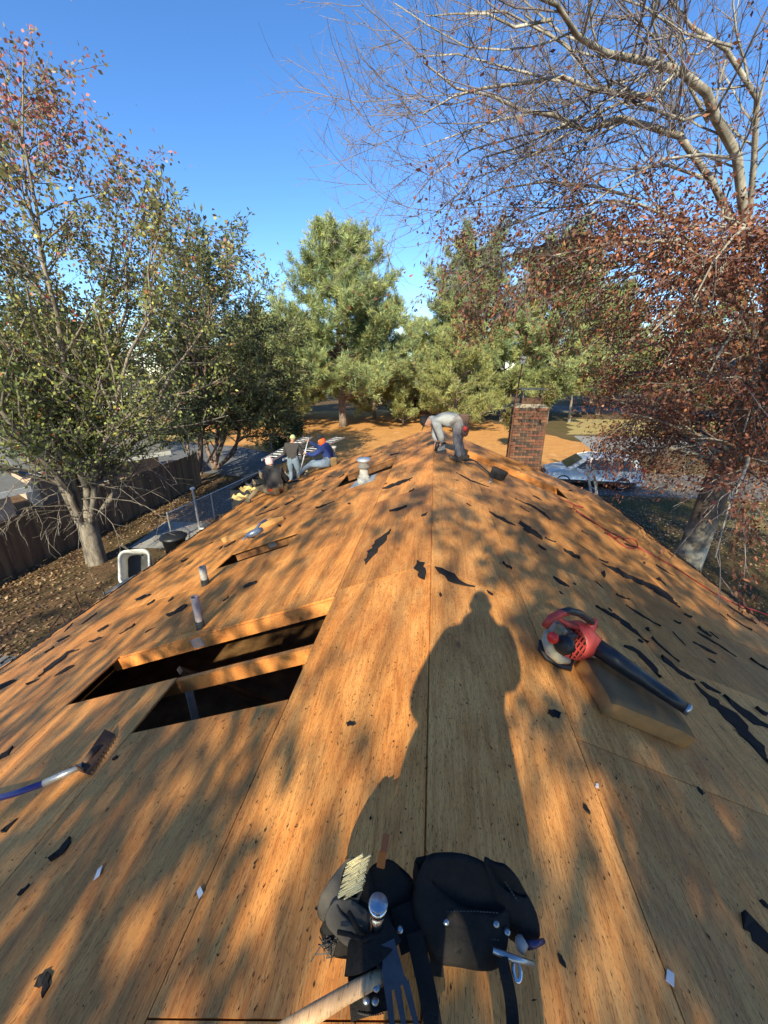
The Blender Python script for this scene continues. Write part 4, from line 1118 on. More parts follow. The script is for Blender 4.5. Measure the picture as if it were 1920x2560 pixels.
house('house', 'yellowish house with a low roof seen high through the pines', (-4, 82), 14, 8, 3.2, .05, simple('cream_siding', (.62, .52, .33), .8, 0, .1, 3), ROOFG, [(-3, 1.4, 1.7, 1.2), (3, 1.4, 1.7, 1.2)])
house('shed', 'low tan shed with a grey roof behind the board fence', (-18.6, 18.4), 5.5, 4.2, 2.0, math.radians(62), simple('tan_siding', (.5, .36, .26), .8, 0, .15, 3), ROOFG, [(0, .8, 1.2, .7)])
house('shed', 'pale shed with a rusty roof behind the fence at the left edge', (-19, 10), 6, 4, 2.0, math.radians(75), simple('pale_siding', (.6, .5, .42), .8, 0, .15, 3), ROOFG, [(0, .8, 1.2, .7)])
# ------------------------------------------------------------------ people
def cloth(name, c, var=.35): return simple(name, c, .9, 0, var, 14, .5, .2)
SKIN = simple('skin', (.42, .22, .15), .55, 0, .15, 10)
def skin_mesh(nodes, edges, root):
    me = bpy.data.meshes.new('tmp'); names = list(nodes)
    me.from_pydata([nodes[k][0] for k in names], [(names.index(a), names.index(b)) for a, b in edges], [])
    o = bpy.data.objects.new('tmp', me); COL.objects.link(o)
    o.modifiers.new('k', 'SKIN')
    sv = me.skin_vertices[0].data
    for i, k in enumerate(names):
        r_ = nodes[k][1]; sv[i].radius = r_ if isinstance(r_, tuple) else (r_, r_)
        sv[i].use_root = (k == root)
    s = o.modifiers.new('s', 'SUBSURF'); s.levels = s.render_levels = 2
    dg = bpy.context.evaluated_depsgraph_get(); ev = o.evaluated_get(dg)
    m2 = bpy.data.meshes.new_from_object(ev)
    V = [tuple(v.co) for v in m2.vertices]; Fs = [tuple(p.vertices) for p in m2.polygons]
    bpy.data.objects.remove(o); bpy.data.meshes.remove(me); bpy.data.meshes.remove(m2)
    return V, Fs
def hand(mb, wr, d, n, mi, s=1.0, curl=.5):
    """palm and five bent fingers from the wrist wr along d; n points out of the back of the hand"""
    wr = np.asarray(wr, float); d = unit(d); n = unit(np.asarray(n, float) - d * np.dot(n, d)); sd_ = np.cross(d, n)
    mb.tube([wr - d * .02, wr + d * .03 * s, wr + d * .085 * s], [.028 * s, .04 * s, .036 * s], 8, mi=mi, flat=.55)
    for k, (off, ln) in enumerate(((-.027, .062), (-.009, .075), (.009, .072), (.027, .058))):
        b = wr + d * .075 * s + sd_ * off * s
        p1 = b + (d * math.cos(curl * .6) - n * math.sin(curl * .6)) * ln * .5 * s
        p2 = p1 + (d * math.cos(curl * 1.5) - n * math.sin(curl * 1.5)) * ln * .35 * s
        p3 = p2 + (d * math.cos(curl * 2.3) - n * math.sin(curl * 2.3)) * ln * .28 * s
        mb.tube([b, p1, p2, p3], [.0095 * s, .009 * s, .008 * s, .006 * s], 6, mi=mi)
    b = wr + d * .02 * s - sd_ * .03 * s
    p1 = b + (d * .6 - sd_ * .7 - n * .2) * .042 * s; p2 = p1 + (d * .85 - sd_ * .2 - n * .5) * .034 * s
    mb.tube([b, p1, p2], [.012 * s, .011 * s, .008 * s], 6, mi=mi)
def head(mb, c, fw, up, mi_skin, s=1.0):
    c = np.asarray(c, float); fw = unit(fw); up = unit(np.asarray(up) - fw * np.dot(up, fw)); sdv = np.cross(fw, up)
    M = Matrix((Vector(sdv), Vector(fw), Vector(up))).transposed()
    mb.ball(c, .1 * s, 14, mi_skin, (.78, .95, 1.12), M)
    mb.ball(c + fw * .035 * s - up * .062 * s, .062 * s, 10, mi_skin, (.85, .9, .85), M)          # jaw
    mb.tube([c + fw * .085 * s + up * .012 * s, c + fw * .115 * s - up * .022 * s], [.008 * s, .016 * s], 6, mi=mi_skin)
    for q in (-1, 1):
        mb.ball(c + sdv * q * .079 * s - fw * .005 * s, .026 * s, 8, mi_skin, (.35, .7, 1), M)   # ear
        mb.ball(c + sdv * q * .032 * s + fw * .084 * s + up * .012 * s, .011 * s, 6, 4, (1, .6, .6), M)  # eye
    mb.tube([c + fw * .092 * s - up * .055 * s - sdv * .022 * s, c + fw * .097 * s - up * .055 * s, c + fw * .092 * s - up * .055 * s + sdv * .022 * s], .005 * s, 5, mi=4)
    return M
def person(label, J, mats, face, up=(0, 0, 1), loc=None, group=None, sc=1.0, hands=None, w=1.0, ss=1.0):
    """J: joints. mats: [top, trousers, skin, shoes, dark]"""
    g = {k: (np.asarray(v, float)) for k, v in J.items()}
    mid = lambda a, b, f: g[a] * (1 - f) + g[b] * f
    nodes = {'pel': (g['pel'], (.155 * w, .125 * w)), 'belly': (mid('pel', 'chest', .45), (.15 * w, .12 * w)), 'chest': (g['chest'], (.175 * w, .13 * w)), 'neck0': (g['neck'], .065), 'neck1': (mid('neck', 'head', .55), .052)}
    edges = [('pel', 'belly'), ('belly', 'chest'), ('chest', 'neck0'), ('neck0', 'neck1')]
    for s in 'LR':
        nodes.update({'sh' + s: (g['sh' + s], .075 * w), 'um' + s: (mid('sh' + s, 'el' + s, .5), .062 * ss), 'el' + s: (g['el' + s], .052 * ss), 'fm' + s: (mid('el' + s, 'wr' + s, .5), .048 * ss), 'wr' + s: (g['wr' + s], .034 * ss),
                      'hip' + s: (g['hip' + s], .105 * w), 'th' + s: (mid('hip' + s, 'kn' + s, .5), .095 * w), 'kn' + s: (g['kn' + s], .073), 'ca' + s: (mid('kn' + s, 'an' + s, .45), .072), 'an' + s: (g['an' + s], .058)})
        edges += [('chest', 'sh' + s), ('sh' + s, 'um' + s), ('um' + s, 'el' + s), ('el' + s, 'fm' + s), ('fm' + s, 'wr' + s), ('pel', 'hip' + s), ('hip' + s, 'th' + s), ('th' + s, 'kn' + s), ('kn' + s, 'ca' + s), ('ca' + s, 'an' + s)]
    V, Fs = skin_mesh(nodes, edges, 'pel')
    mb = MB(); mb.add(V, Fs)
    A = np.array(V); C = np.array([A[list(f)].mean(0) for f in Fs])
    bones = [(a, b, 1 if (a[:2] in ('hi', 'th', 'kn', 'ca') or (a == 'pel' and b.startswith('hip'))) else (2 if b == 'neck1' else 0)) for a, b in edges]
    best = np.full(len(C), 1e9); mi = np.zeros(len(C), int)
    for a, b, m in bones:
        p, q = nodes[a][0], nodes[b][0]; t = np.clip(((C - p) @ (q - p)) / max(1e-9, ((q - p) @ (q - p))), 0, 1)
        dd = np.linalg.norm(C - p - t[:, None] * (q - p), axis=1); k = dd < best; best[k] = dd[k]; mi[k] = m
    pd = nodes['belly'][0] - nodes['pel'][0]
    below = ((C - nodes['pel'][0]) @ unit(pd)) < .02
    mi[(mi == 0) & below & (np.linalg.norm(C - nodes['pel'][0], axis=1) < .28)] = 1
    mb.m = list(map(int, mi))
    head(mb, g['head'], face, up, 2)
    for s in 'LR':
        d = g['wr' + s] - g['el' + s]
        hd = (hands or {}).get(s, {})
        hand(mb, g['wr' + s], hd.get('d', d), hd.get('n', (0, 0, 1)), 2, 1.0, hd.get('curl', .7))
        an, to = g['an' + s], g['to' + s]; f = unit(to - an); 
        fh = unit(np.array([f[0], f[1], f[2] * 1.0])); u = np.array([0, 0, 1.0]) if abs(fh[2]) < .8 else np.array([0, 1.0, 0])
        sdv = unit(np.cross(fh, u)); u = np.cross(sdv, fh)
        rings = []
        for (x, w_, h_) in ((-.07, .03, .045), (-.045, .04, .075), (.03, .045, .085), (.09, .05, .055), (.16, .045, .04), (.195, .025, .025)):
            c = an + fh * x - u * .035
            rings.append([c + sdv * w_ * math.cos(t) + u * (max(math.sin(t), -.6) * h_) for t in np.linspace(0, 2 * math.pi, 12, endpoint=False)])
        mb.loft(rings, 3)
        c0 = an - u * .098 * 1.0
    o = mb.build('person', mats, None, True)
    if loc is not None:
        pass
    return tag(o, label, 'person', group)

JEANS = cloth('blue_jeans', (.17, .22, .29)); GREYP = cloth('grey_trousers', (.23, .215, .22)); SHOE = cloth('brown_shoe', (.10, .08, .06)); BLACKC = cloth('black_cap', (.02, .02, .022))
HOODG = cloth('grey_hoodie', (.30, .305, .31), .2); DARKG = cloth('charcoal_jacket', (.055, .05, .05)); BLUEJ = cloth('blue_jacket', (.025, .045, .17)); ORANGE = cloth('orange_hood', (.75, .10, .025), .15)
TANP = cloth('tan_trousers', (.20, .145, .09)); LEATHER = simple('brown_leather', (.13, .075, .06), .6, 0, .4, 16, .5); PINKH = cloth('pale_pink_hat', (.62, .42, .40), .15); LIME = cloth('lime_cap', (.42, .50, .22), .2)
def cap(o, c, fw, up, mat, peak=True, s=1.0, full=False, name='cap'):
    c = np.asarray(c, float); fw = unit(fw); up = unit(np.asarray(up, float) - fw * np.dot(up, fw)); sdv = np.cross(fw, up)
    M = Matrix((Vector(sdv), Vector(fw), Vector(up))).transposed()
    mb = MB(); rings = []
    for a in np.linspace(.02, 1.0 if not full else 1.35, 7):
        th = a * math.pi / 2
        rings.append([Vector(c) + M @ Vector((.089 * s * math.sin(th) * math.cos(t), .108 * s * math.sin(th) * math.sin(t) - .004, .125 * s * math.cos(th) + .01)) for t in np.linspace(0, 2 * math.pi, 16, endpoint=False)])
    mb.loft(rings, cap1=False)
    if peak:
        top = []; 
        for t in np.linspace(-1.1, 1.1, 9):
            top.append((Vector(c) + M @ Vector((.088 * s * math.sin(t), .1 * s * math.cos(t), .02)), Vector(c) + M @ Vector((.075 * s * math.sin(t), .1 * s * math.cos(t) + .085 * s * math.cos(t) ** .5 if math.cos(t) > 0 else 0, .0))))
        vs = [p for a, b in top for p in (a, b)] + [p + M @ Vector((0, 0, -.006)) for a, b in top for p in (a, b)]
        k = len(top)
        fs = []
        for i in range(k - 1):
            fs += [(2 * i, 2 * i + 1, 2 * i + 3, 2 * i + 2), (2 * k + 2 * i, 2 * k + 2 * i + 2, 2 * k + 2 * i + 3, 2 * k + 2 * i + 1), (2 * i + 1, 2 * k + 2 * i + 1, 2 * k + 2 * i + 3, 2 * i + 3)]
        mb.add(vs, fs)
    return mb.build(name, mat, o, True)

# 1. stooping roofer on the ridge, seen from his left side, bending to the left
fy = 7.75
zf = lambda x, h=.1: rz(x) + h
J = dict(pel=vy(1146, 1050, fy), chest=vy(1106, 1041, fy), neck=vy(1080, 1052, fy), head=vy(1067, 1054, fy - .02),
         shL=vy(1090, 1055, fy - .19), shR=vy(1090, 1048, fy + .19), elL=vy(1103, 1092, fy - .24), elR=vy(1086, 1085, fy + .22), wrL=vy(1104, 1107, fy - .12), wrR=vy(1092, 1104, fy + .12),
         hipL=vy(1152, 1060, fy - .11), hipR=vy(1152, 1060, fy + .11), knL=vy(1141, 1103, fy - .16), knR=vy(1147, 1100, fy + .17), anL=(0, 0, 0), anR=(0, 0, 0), toL=(0, 0, 0), toR=(0, 0, 0))
for s, x, dy in (('L', .50, -.19), ('R', .62, .2)):
    J['an' + s] = np.array([x, fy + dy, zf(x, .115)]); J['to' + s] = J['an' + s] + np.array([-.2, -.05, .06])
roofer = person('person in grey hoodie and trousers bending over the ridge with head down', J, [HOODG, GREYP, SKIN, SHOE, DARK], (-.45, -.15, -.9), (-.9, 0, .35), w=1.45, ss=1.35, hands={'L': dict(d=(-.7, .1, -.6), n=(-.4, -.2, .8), curl=.8), 'R': dict(d=(-.5, -.2, -.8), n=(-.6, .2, .6), curl=.8)})
cap(roofer, J['head'] + np.array([-.01, 0, 0]), (-.45, -.15, -.9), (-.9, 0, .35), BLACKC, True, 1.05)
hd = J['neck'] + np.array([.02, 0, .03])
MB().ball(hd, .1, 10, 0, (.9, 1.15, .75)).build('hood', HOODG, roofer, True)
M = MB(); hp = J['pel'] + np.array([.06, -.16, -.08])
def pouch(mb, c, w, h, d, rot=0, tilt=0, mi=0):
    m4 = Matrix.Translation(Vector(c)) @ Matrix.Rotation(rot, 4, 'Z') @ Matrix.Rotation(tilt, 4, 'Y')
    rings = [[m4 @ Vector((w / 2 * a * math.cos(t) * (1 if abs(math.cos(t)) > .0 else 1), d / 2 * a * math.sin(t), z)) for t in np.linspace(0, 2 * math.pi, 14, endpoint=False)] for z, a in ((-h / 2, .55), (-h / 2 + .03, .9), (0, 1.05), (h / 2 - .01, 1.0), (h / 2, 1.06), (h / 2, .9), (-h / 4, .85))]
    mb.loft(rings, mi)
pouch(M, hp + (.02, 0, .02), .20, .36, .13, 0, .12)
pouch(M, hp + (.05, -.05, -.10), .17, .2, .1, 0, .1)
M.build('tool_pouch', LEATHER, roofer, True)
M = MB(); pouch(M, J['pel'] + np.array([.08, .17, -.1]), .2, .34, .13, 0, .1); M.build('tool_pouch', LEATHER, roofer, True)
tp = thing('tape_measure', 'red tape measure tucked in the stooping roofer\'s pouch', 'tape measure', tuple(hp + (.06, -.13, -.04)))
MB().tube([hp + (.06, -.155, -.04), hp + (.06, -.115, -.04)], .042, 12).build('case', simple('red_plastic', (.6, .05, .04), .4, 0, .2), tp, True)
ng = thing('nail_gun', 'dark nail gun held to the ridge by the stooping roofer', 'nail gun', tuple(rxy(.06, 7.7, .05)))
c0 = np.array([.06, 7.62, RZ])
MB().tube([c0 + (-.02, .0, .03), c0 + (.02, 0, .2)], [.03, .045], 10).tube([c0 + (.02, 0, .17), c0 + (.17, .02, .19)], [.024, .02], 8).build('body', DARK, ng, True)
MB().bar(c0 + (.01, 0, .06), c0 + (.16, .03, .10), .03, .07).build('magazine', METAL, ng)

# 2. crouching man on the left eave, back to us
def on(x, y, h=0): return rxy(x, y, h)
b = on(-4.12, 9.40)
J = dict(pel=b + (0, 0, .17), chest=b + (-.04, .06, .56), neck=b + (-.10, .09, .74), head=b + (-.16, .14, .86),
         shL=b + (-.25, .09, .64), shR=b + (.17, .0, .63), elL=b + (-.40, .22, .40), elR=b + (.27, .16, .38), wrL=b + (-.38, .42, .22), wrR=b + (.10, .38, .25),
         hipL=b + (-.12, .03, .14), hipR=b + (.12, .02, .14), knL=on(-4.65, 9.72, .28), knR=on(-4.2, 9.98, .34), anL=on(-4.98, 9.58, .11), anR=on(-4.5, 10.1, .11), toL=on(-5.15, 9.66, .11), toR=on(-4.66, 10.22, .11))
pA = person('person sitting on the left eave in a charcoal jacket and pale pink hat', J, [DARKG, TANP, SKIN, SHOE, DARK], (-.75, .5, -.2), w=1.5, ss=1.3)
cap(pA, J['head'], (-.75, .5, -.2), (0, 0, 1), PINKH, False, 1.12, True, 'hat')
M = MB(); M.loft([[Vector(J['pel']) + Vector((.2 * math.cos(t), .17 * math.sin(t), z)) for t in np.linspace(0, 2 * math.pi, 16, endpoint=False)] for z in (-.03, .035)], cap0=False, cap1=False)
M.build('shirt_hem', ORANGE, pA, True)
M = MB(); pouch(M, Vector(J['pel']) + Vector((.24, .06, -.02)), .18, .22, .12); pouch(M, Vector(J['pel']) + Vector((.1, -.2, -.02)), .2, .2, .1)
M.build('tool_pouch', cloth('tan_leather', (.24, .15, .07)), pA, True)
MB().tube([Vector(J['neck']) + Vector((-.12, -.03, 0)), Vector(J['neck']) + Vector((.0, -.1, -.02)), Vector(J['neck']) + Vector((.12, -.02, .0))], [.05, .075, .05], 10).build('hood', DARKG, pA, True)
# 3. man in blue with an orange hood, seated at the far gable, holding a tear-off spade
b = on(-3.02, 11.0)
J = dict(pel=b + (0, 0, .15), chest=b + (-.10, .0, .52), neck=b + (-.18, 0, .68), head=b + (-.28, 0, .80),
         shL=b + (-.14, -.20, .58), shR=b + (-.14, .2, .58), elL=b + (-.42, -.26, .38), elR=b + (-.42, .22, .52), wrL=b + (-.68, -.12, .40), wrR=b + (-.62, .05, .72),
         hipL=b + (-.05, -.12, .12), hipR=b + (-.05, .12, .12), knL=on(-3.52, 10.85, .28), knR=on(-3.5, 11.12, .30), anL=on(-3.95, 10.82, .12), anR=on(-3.92, 11.1, .12), toL=on(-4.12, 10.8, .12), toR=on(-4.1, 11.1, .12))
pB = person('person in a blue jacket and orange hood sitting at the far gable with a spade', J, [BLUEJ, JEANS, SKIN, SHOE, DARK], (-.9, -.25, -.35), w=1.3, ss=1.3)
cap(pB, J['head'] + np.array([0, 0, .01]), (-.9, -.25, -.35), (0, 0, 1), BLACKC, True, 1.12)
MB().ball(J['head'] + np.array([.055, .01, -.07]), .115, 12, 0, (.95, 1.0, 1.15)).build('hood', ORANGE, pB, True)
M = MB(); pouch(M, Vector(J['pel']) + Vector((.14, -.16, .02)), .22, .26, .13); M.build('tool_pouch', cloth('tan_pouch', (.26, .17, .08)), pB, True)
sp_ = thing('spade', 'long-handled tear-off spade held upright by the man in blue', 'spade', tuple(on(-3.85, 10.85)))
top = J['wrR'] + np.array([.0, -.03, .14]); bot = on(-3.95, 10.78, .03)
MB().tube([top, bot], .018, 8).build('handle', GALV, sp_, True)
MB().tube([top + (-.0, -.06, 0.02), top + (0, .06, .02)], .018, 8).build('grip', DARK, sp_)
MB().bar(bot + (0, 0, .0), bot + (-.22, -.03, -.05), .2, .012).build('blade', METAL, sp_)
# 4. man standing with his back to us on the trailer beyond the gable
b = np.array([-4.72, 12.45, 2.42])
J = dict(pel=b + (0, 0, .92), chest=b + (0, .03, 1.28), neck=b + (0, .06, 1.47), head=b + (.02, .10, 1.60),
         shL=b + (-.21, .05, 1.40), shR=b + (.21, .05, 1.40), elL=b + (-.31, .10, 1.12), elR=b + (.31, .10, 1.12), wrL=b + (-.27, .30, .98), wrR=b + (.27, .30, .96),
         hipL=b + (-.10, 0, .88), hipR=b + (.10, 0, .88), knL=b + (-.12, .05, .48), knR=b + (.14, .08, .48), anL=b + (-.12, -.02, .1), anR=b + (.16, .02, .1), toL=b + (-.16, .2, .06), toR=b + (.22, .2, .06))
pC = person('person standing beyond the gable in a dark jacket, jeans and lime cap, back turned', J, [DARKG, JEANS, SKIN, SHOE, DARK], (.1, 1, -.25), w=1.3, ss=1.3)
cap(pC, J['head'], (.1, 1, -.25), (0, 0, 1), LIME, True, 1.1)
# 5. the photographer, whose shadow falls along the ridge
b = np.array([.0, -.34, RZ - .02])
J = dict(pel=b + (-.03, 0, .90), chest=b + (.01, .0, 1.24), neck=b + (.02, .02, 1.43), head=b + (.03, .03, 1.58),
         shL=b + (-.17, .0, 1.34), shR=b + (.20, .0, 1.35), elL=b + (-.25, .04, 1.03), elR=b + (.22, .06, 1.08), wrL=b + (-.19, .17, 1.06), wrR=b + (.12, .20, 1.30),
         hipL=b + (-.21, 0, .86), hipR=b + (.10, 0, .84), knL=b + (-.12, .04, .45), knR=b + (.16, .04, .45), anL=b + (-.09, 0, .06), anR=b + (.19, 0, .03), toL=b + (-.11, .18, .03), toR=b + (.21, .18, .0))
pP = person('person standing at the near end of the ridge whose long shadow falls ahead', J, [DARKG, JEANS, SKIN, SHOE, DARK], (0, 1, -.2), w=1.3, ss=1.6)

MB().ball(J['neck'] + np.array([0, -.03, .02]), .12, 12, 0, (1.1, 1, .8)).build('hood', DARKG, pP, True)  # unseen ball added so the head's shadow runs into the shoulders
# ------------------------------------------------------------------ pipes and vents through the roof
DIRTY = simple('weathered_white_pipe', (.50, .47, .42), .6, 0, .5, 12, .2)
RUBBER = simple('black_boot', (.03, .03, .03), .8, 0, .3, 12)
def up_at(p): return Matrix.Translation(Vector(p))
p = rf(910, 1203)
v = thing('roof_vent', 'tall white vent pipe with a grey mushroom cap beside the far roof opening', 'roof vent', tuple(p))
MB().lathe([(.13, -.08), (.13, .06), (.105, .075), (.105, .12), (.085, .13), (.078, .27)], up_at(p), 18).build('pipe', DIRTY, v, True)
MB().lathe([(.09, .26), (.125, .28), (.125, .31), (.095, .32), (.095, .39), (.1, .40)], up_at(p), 18).build('collar', simple('grey_collar', (.2, .18, .16), .7, 0, .3), v, True)
MB().lathe([(.095, .38), (.14, .41), (.145, .43), (.13, .46), (.02, .47)], up_at(p), 20).build('vent_cap', GALV, v, True)
M = MB(); M.prism([rxy(p[0] + a * .24, p[1] + b_ * .26, .004) for a, b_ in ((-1, -.9), (1, -1), (.9, 1), (-.9, 1))], np.array(rnorm(-1)) * .004); M.build('flashing', GALV, v)
p = rf(836, 1157)
v = thing('vent_pipe', 'white vent pipe with a flared top behind the man in blue', 'vent pipe', tuple(p))
MB().lathe([(.10, -.06), (.10, .05), (.075, .08), (.06, .09), (.06, .45), (.085, .46), (.085, .52), (.05, .52)], up_at(p), 16).build('pipe', DIRTY, v, True)
for (px, py, h, rr, lab) in ((514, 1462, .27, .045, 'short white vent pipe left of the middle opening, black at its foot'), (502, 1570, .36, .036, 'slim pinkish-grey vent pipe just above the large opening')):
    p = rf(px, py)
    v = thing('vent_pipe', lab, 'vent pipe', tuple(p))
    MB().lathe([(rr, .08), (rr, h), (rr * .82, h), (rr * .82, h - .1)], up_at(p), 16, cap=False).build('pipe', DIRTY if rr > .04 else simple('stained_pipe', (.36, .30, .30), .6, 0, .4, 14), v, True)
    MB().lathe([(rr * 1.15, -.05), (rr * 1.1, .09), (rr * .9, .09)], up_at(p), 16, cap=False).build('boot', RUBBER, v, True)
    MB().lathe([(rr * .8, h - .09), (.001, h - .09)], up_at(p), 16, cap=False).build('bore', DARK, v)

# ------------------------------------------------------------------ foam cushions and what lies on them
FOAM = simple('yellow_foam', (.56, .27, .09), .95, 0, .35, 5, .5, .1)
FOAM_SHADE = simple('shaded_foam', (.27, .155, .075), .95, 0, .3, 4, .5, .1)  # darker copy of the foam: shade painted on the top, sides stay sunlit
def foam_block(name, label, corners, th, mats):
    """corners: four deck points counter-clockwise seen from above"""
    n = unit(np.cross(corners[1] - corners[0], corners[3] - corners[0])); n = n if n[2] > 0 else -n
    t_ = MB()
    lo = [c + n * .006 for c in corners]; ce = sum(corners) / 4
    K = 9
    def pt(u, v_, h):
        a = lo[0] * (1 - u) * (1 - v_) + lo[1] * u * (1 - v_) + lo[2] * u * v_ + lo[3] * (1 - u) * v_
        return a + n * h
    r_ = np.random.default_rng(len(label))
    top = [[pt(i / K, j / K, th * (1 - .10 * (abs(i / K - .5) > .45) - .10 * (abs(j / K - .5) > .45)) + r_.normal(0, .002)) for j in range(K + 1)] for i in range(K + 1)]
    vs = [p for row in top for p in row]; g = K + 1
    fs = [(i * g + j, (i + 1) * g + j, (i + 1) * g + j + 1, i * g + j + 1) for i in range(K) for j in range(K)]
    ring = [(i, 0) for i in range(K)] + [(K, j) for j in range(K)] + [(K - i, K) for i in range(K)] + [(0, K - j) for j in range(K)]
    b0 = len(vs); vs += [pt(i / K, j / K, 0) for i, j in ring]; m = len(ring)
    side = []
    for k in range(m):
        a, b_ = ring[k], ring[(k + 1) % m]
        side.append((b0 + k, b0 + (k + 1) % m, b_[0] * g + b_[1], a[0] * g + a[1]))
    M = MB(); M.add(vs, fs, 1); M.f += side; M.m += [0] * len(side)
    o = M.build(name, mats, None, True, bevel=0)
    return tag(o, label, 'foam block')
A0, A1, A2 = rf(1433, 1664), rf(1505, 1786), rf(1713, 1874)
A3 = A0 + (A2 - A1) * .98 + np.array([0.06, .12, -.02])
A3 = rxy(A3[0], A3[1])
th = .115
foam_block('foam_block', 'thick yellow foam cushion under the red leaf blower', [A1, A2, A3, A0], th, [FOAM, FOAM_SHADE])
B0_, B1_ = rf(556, 1358), rf(690, 1303)
wv = rxy(B0_[0] + .16, B0_[1] - .16) - B0_
foam_block('foam_block', 'yellow foam pad low on the left slope under a silver nail gun', [B0_ + 0 * wv, rxy(B0_[0] + .26, B0_[1] - .14), rxy(B1_[0] + .24, B1_[1] - .16), B1_], .10, [FOAM, FOAM])

# leaf blower on the big cushion
REDP = simple('faded_red_plastic', (.46, .055, .045), .45, 0, .35, 9, .1)
REDB = simple('bright_red_plastic', (.75, .03, .02), .35, 0, .1, 9, .05)
TUBE = simple('scuffed_black_plastic', (.028, .030, .036), .38, 0, .45, 14, .15)
IVORY = simple('ivory_tank', (.52, .44, .30), .5, 0, .35, 10)
nR = rnorm(1)
def bp(px, py, h): return rf(px, py, h)     # point h above the right slope
bl = thing('leaf_blower', 'red handheld leaf blower with a long black tube lying on the foam cushion', 'leaf blower', tuple(rf(1410, 1610)))
t0, t1 = bp(1478, 1608, .20), bp(1722, 1776, .20)
MB().tube([t0, t0 * .75 + t1 * .25, t0 * .5 + t1 * .5, t0 * .495 + t1 * .505, t0 * .2 + t1 * .8, t0 * .03 + t1 * .97], [.062, .058, .052, .049, .041, .036], 18).build('blower_tube', TUBE, bl, True)
dt = unit(t1 - t0)
MB().tube([t0 * .03 + t1 * .97 - dt * .005, t1], [.0375, .0385], 18).build('nozzle_ring', METAL, bl, True)
MB().tube([t0 - dt * .10, t0 - dt * .02, t0 + dt * .035], [.075, .078, .068], 16).build('tube_collar', REDP, bl, True)
# fan housing: a drum facing left, with a barred guard
dc = bp(1437, 1600, .17); ax = unit(np.array([-.75, -.55, .25])); u = unit(np.cross(ax, nR)); w2 = np.cross(ax, u)
Mx = Matrix((Vector(u), Vector(w2), Vector(ax))).transposed().to_4x4(); Mx = Matrix.Translation(Vector(dc)) @ Mx
MB().lathe([(.06, -.10), (.115, -.085), (.13, -.05), (.13, .02), (.118, .05), (.10, .055)], Mx, 22).build('fan_housing', REDP, bl, True)
M = MB()
for k in range(-4, 5):
    x = k * .024; l_ = math.sqrt(max(.0004, .115 ** 2 - x * x))
    M.bar(Mx @ Vector((x, -l_, .062)), Mx @ Vector((x, l_, .062)), .009, .012, ax)
    if k % 2 == 0: M.bar(Mx @ Vector((-l_, x, .066)), Mx @ Vector((l_, x, .066)), .008, .008, ax)
M.build('fan_guard', REDP, bl)
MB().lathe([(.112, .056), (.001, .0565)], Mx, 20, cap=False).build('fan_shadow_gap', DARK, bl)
# engine: block, cylinder fins, muffler, starter, carburettor and primer
ec = bp(1400, 1590, .19)
MB().box((0, 0, 0), (.15, .14, .13), Matrix.Translation(Vector(ec)) @ Mx.to_3x3().to_4x4()).build('engine_block', DARK, bl, bevel=.02)
M = MB()
for k in range(5): M.box((-.02, .03, -.03 + k * .018), (.11, .10, .007), Matrix.Translation(Vector(bp(1398, 1566, .25))) @ Mx.to_3x3().to_4x4())
M.build('cooling_fins', METAL, bl)
M = MB(); M.lathe([(.055, -.02), (.06, .0), (.058, .03), (.03, .04), (.001, .041)], Matrix.Translation(Vector(bp(1413, 1612, .25))) @ Mx.to_3x3().to_4x4(), 16); M.build('starter_case', DARK, bl, True)
MB().lathe([(.034, 0), (.036, .02), (.022, .03), (.001, .031)], Matrix.Translation(Vector(bp(1385, 1594, .27))) @ Mx.to_3x3().to_4x4(), 14).build('choke_knob', REDB, bl, True)
MB().tube([bp(1368, 1580, .22), bp(1366, 1600, .2), bp(1376, 1628, .16), bp(1398, 1648, .12), bp(1420, 1652, .10)], [.022, .03, .034, .03, .02], 10).build('fuel_tank', IVORY, bl, True)
MB().box((0, 0, 0), (.07, .06, .05), Matrix.Translation(Vector(bp(1400, 1577, .27))) @ Mx.to_3x3().to_4x4()).build('muffler', simple('tan_metal', (.40, .33, .20), .5, .3, .4, 20), bl, bevel=.01)
MB().tube([bp(1354, 1600, .10), bp(1352, 1624, .05), bp(1366, 1644, .03), bp(1400, 1664, .025), bp(1424, 1672, .03), bp(1430, 1650, .06)], [.018, .02, .02, .02, .02, .016], 10, flat=.8).build('stand', DARK, bl, True)
MB().tube([bp(1362, 1566, .26), bp(1378, 1545, .33), bp(1400, 1534, .36), bp(1420, 1530, .37)], [.024, .026, .026, .024], 10).build('shroud', REDP, bl, True)
MB().tube([bp(1398, 1532, .36), bp(1422, 1526, .385), bp(1450, 1534, .37), bp(1476, 1552, .33), bp(1486, 1566, .29)], [.022, .024, .024, .023, .022], 12).build('handle', TUBE, bl, True)
MB().tube([bp(1482, 1545, .34), bp(1480, 1562, .30), bp(1468, 1585, .24), bp(1460, 1600, .2)], [.03, .034, .036, .045], 12).build('handle_post', REDP, bl, True)
MB().tube([bp(1396, 1545, .33), bp(1420, 1562, .30), bp(1444, 1568, .27)], [.012, .018, .02], 8).build('air_box', REDP, bl, True)
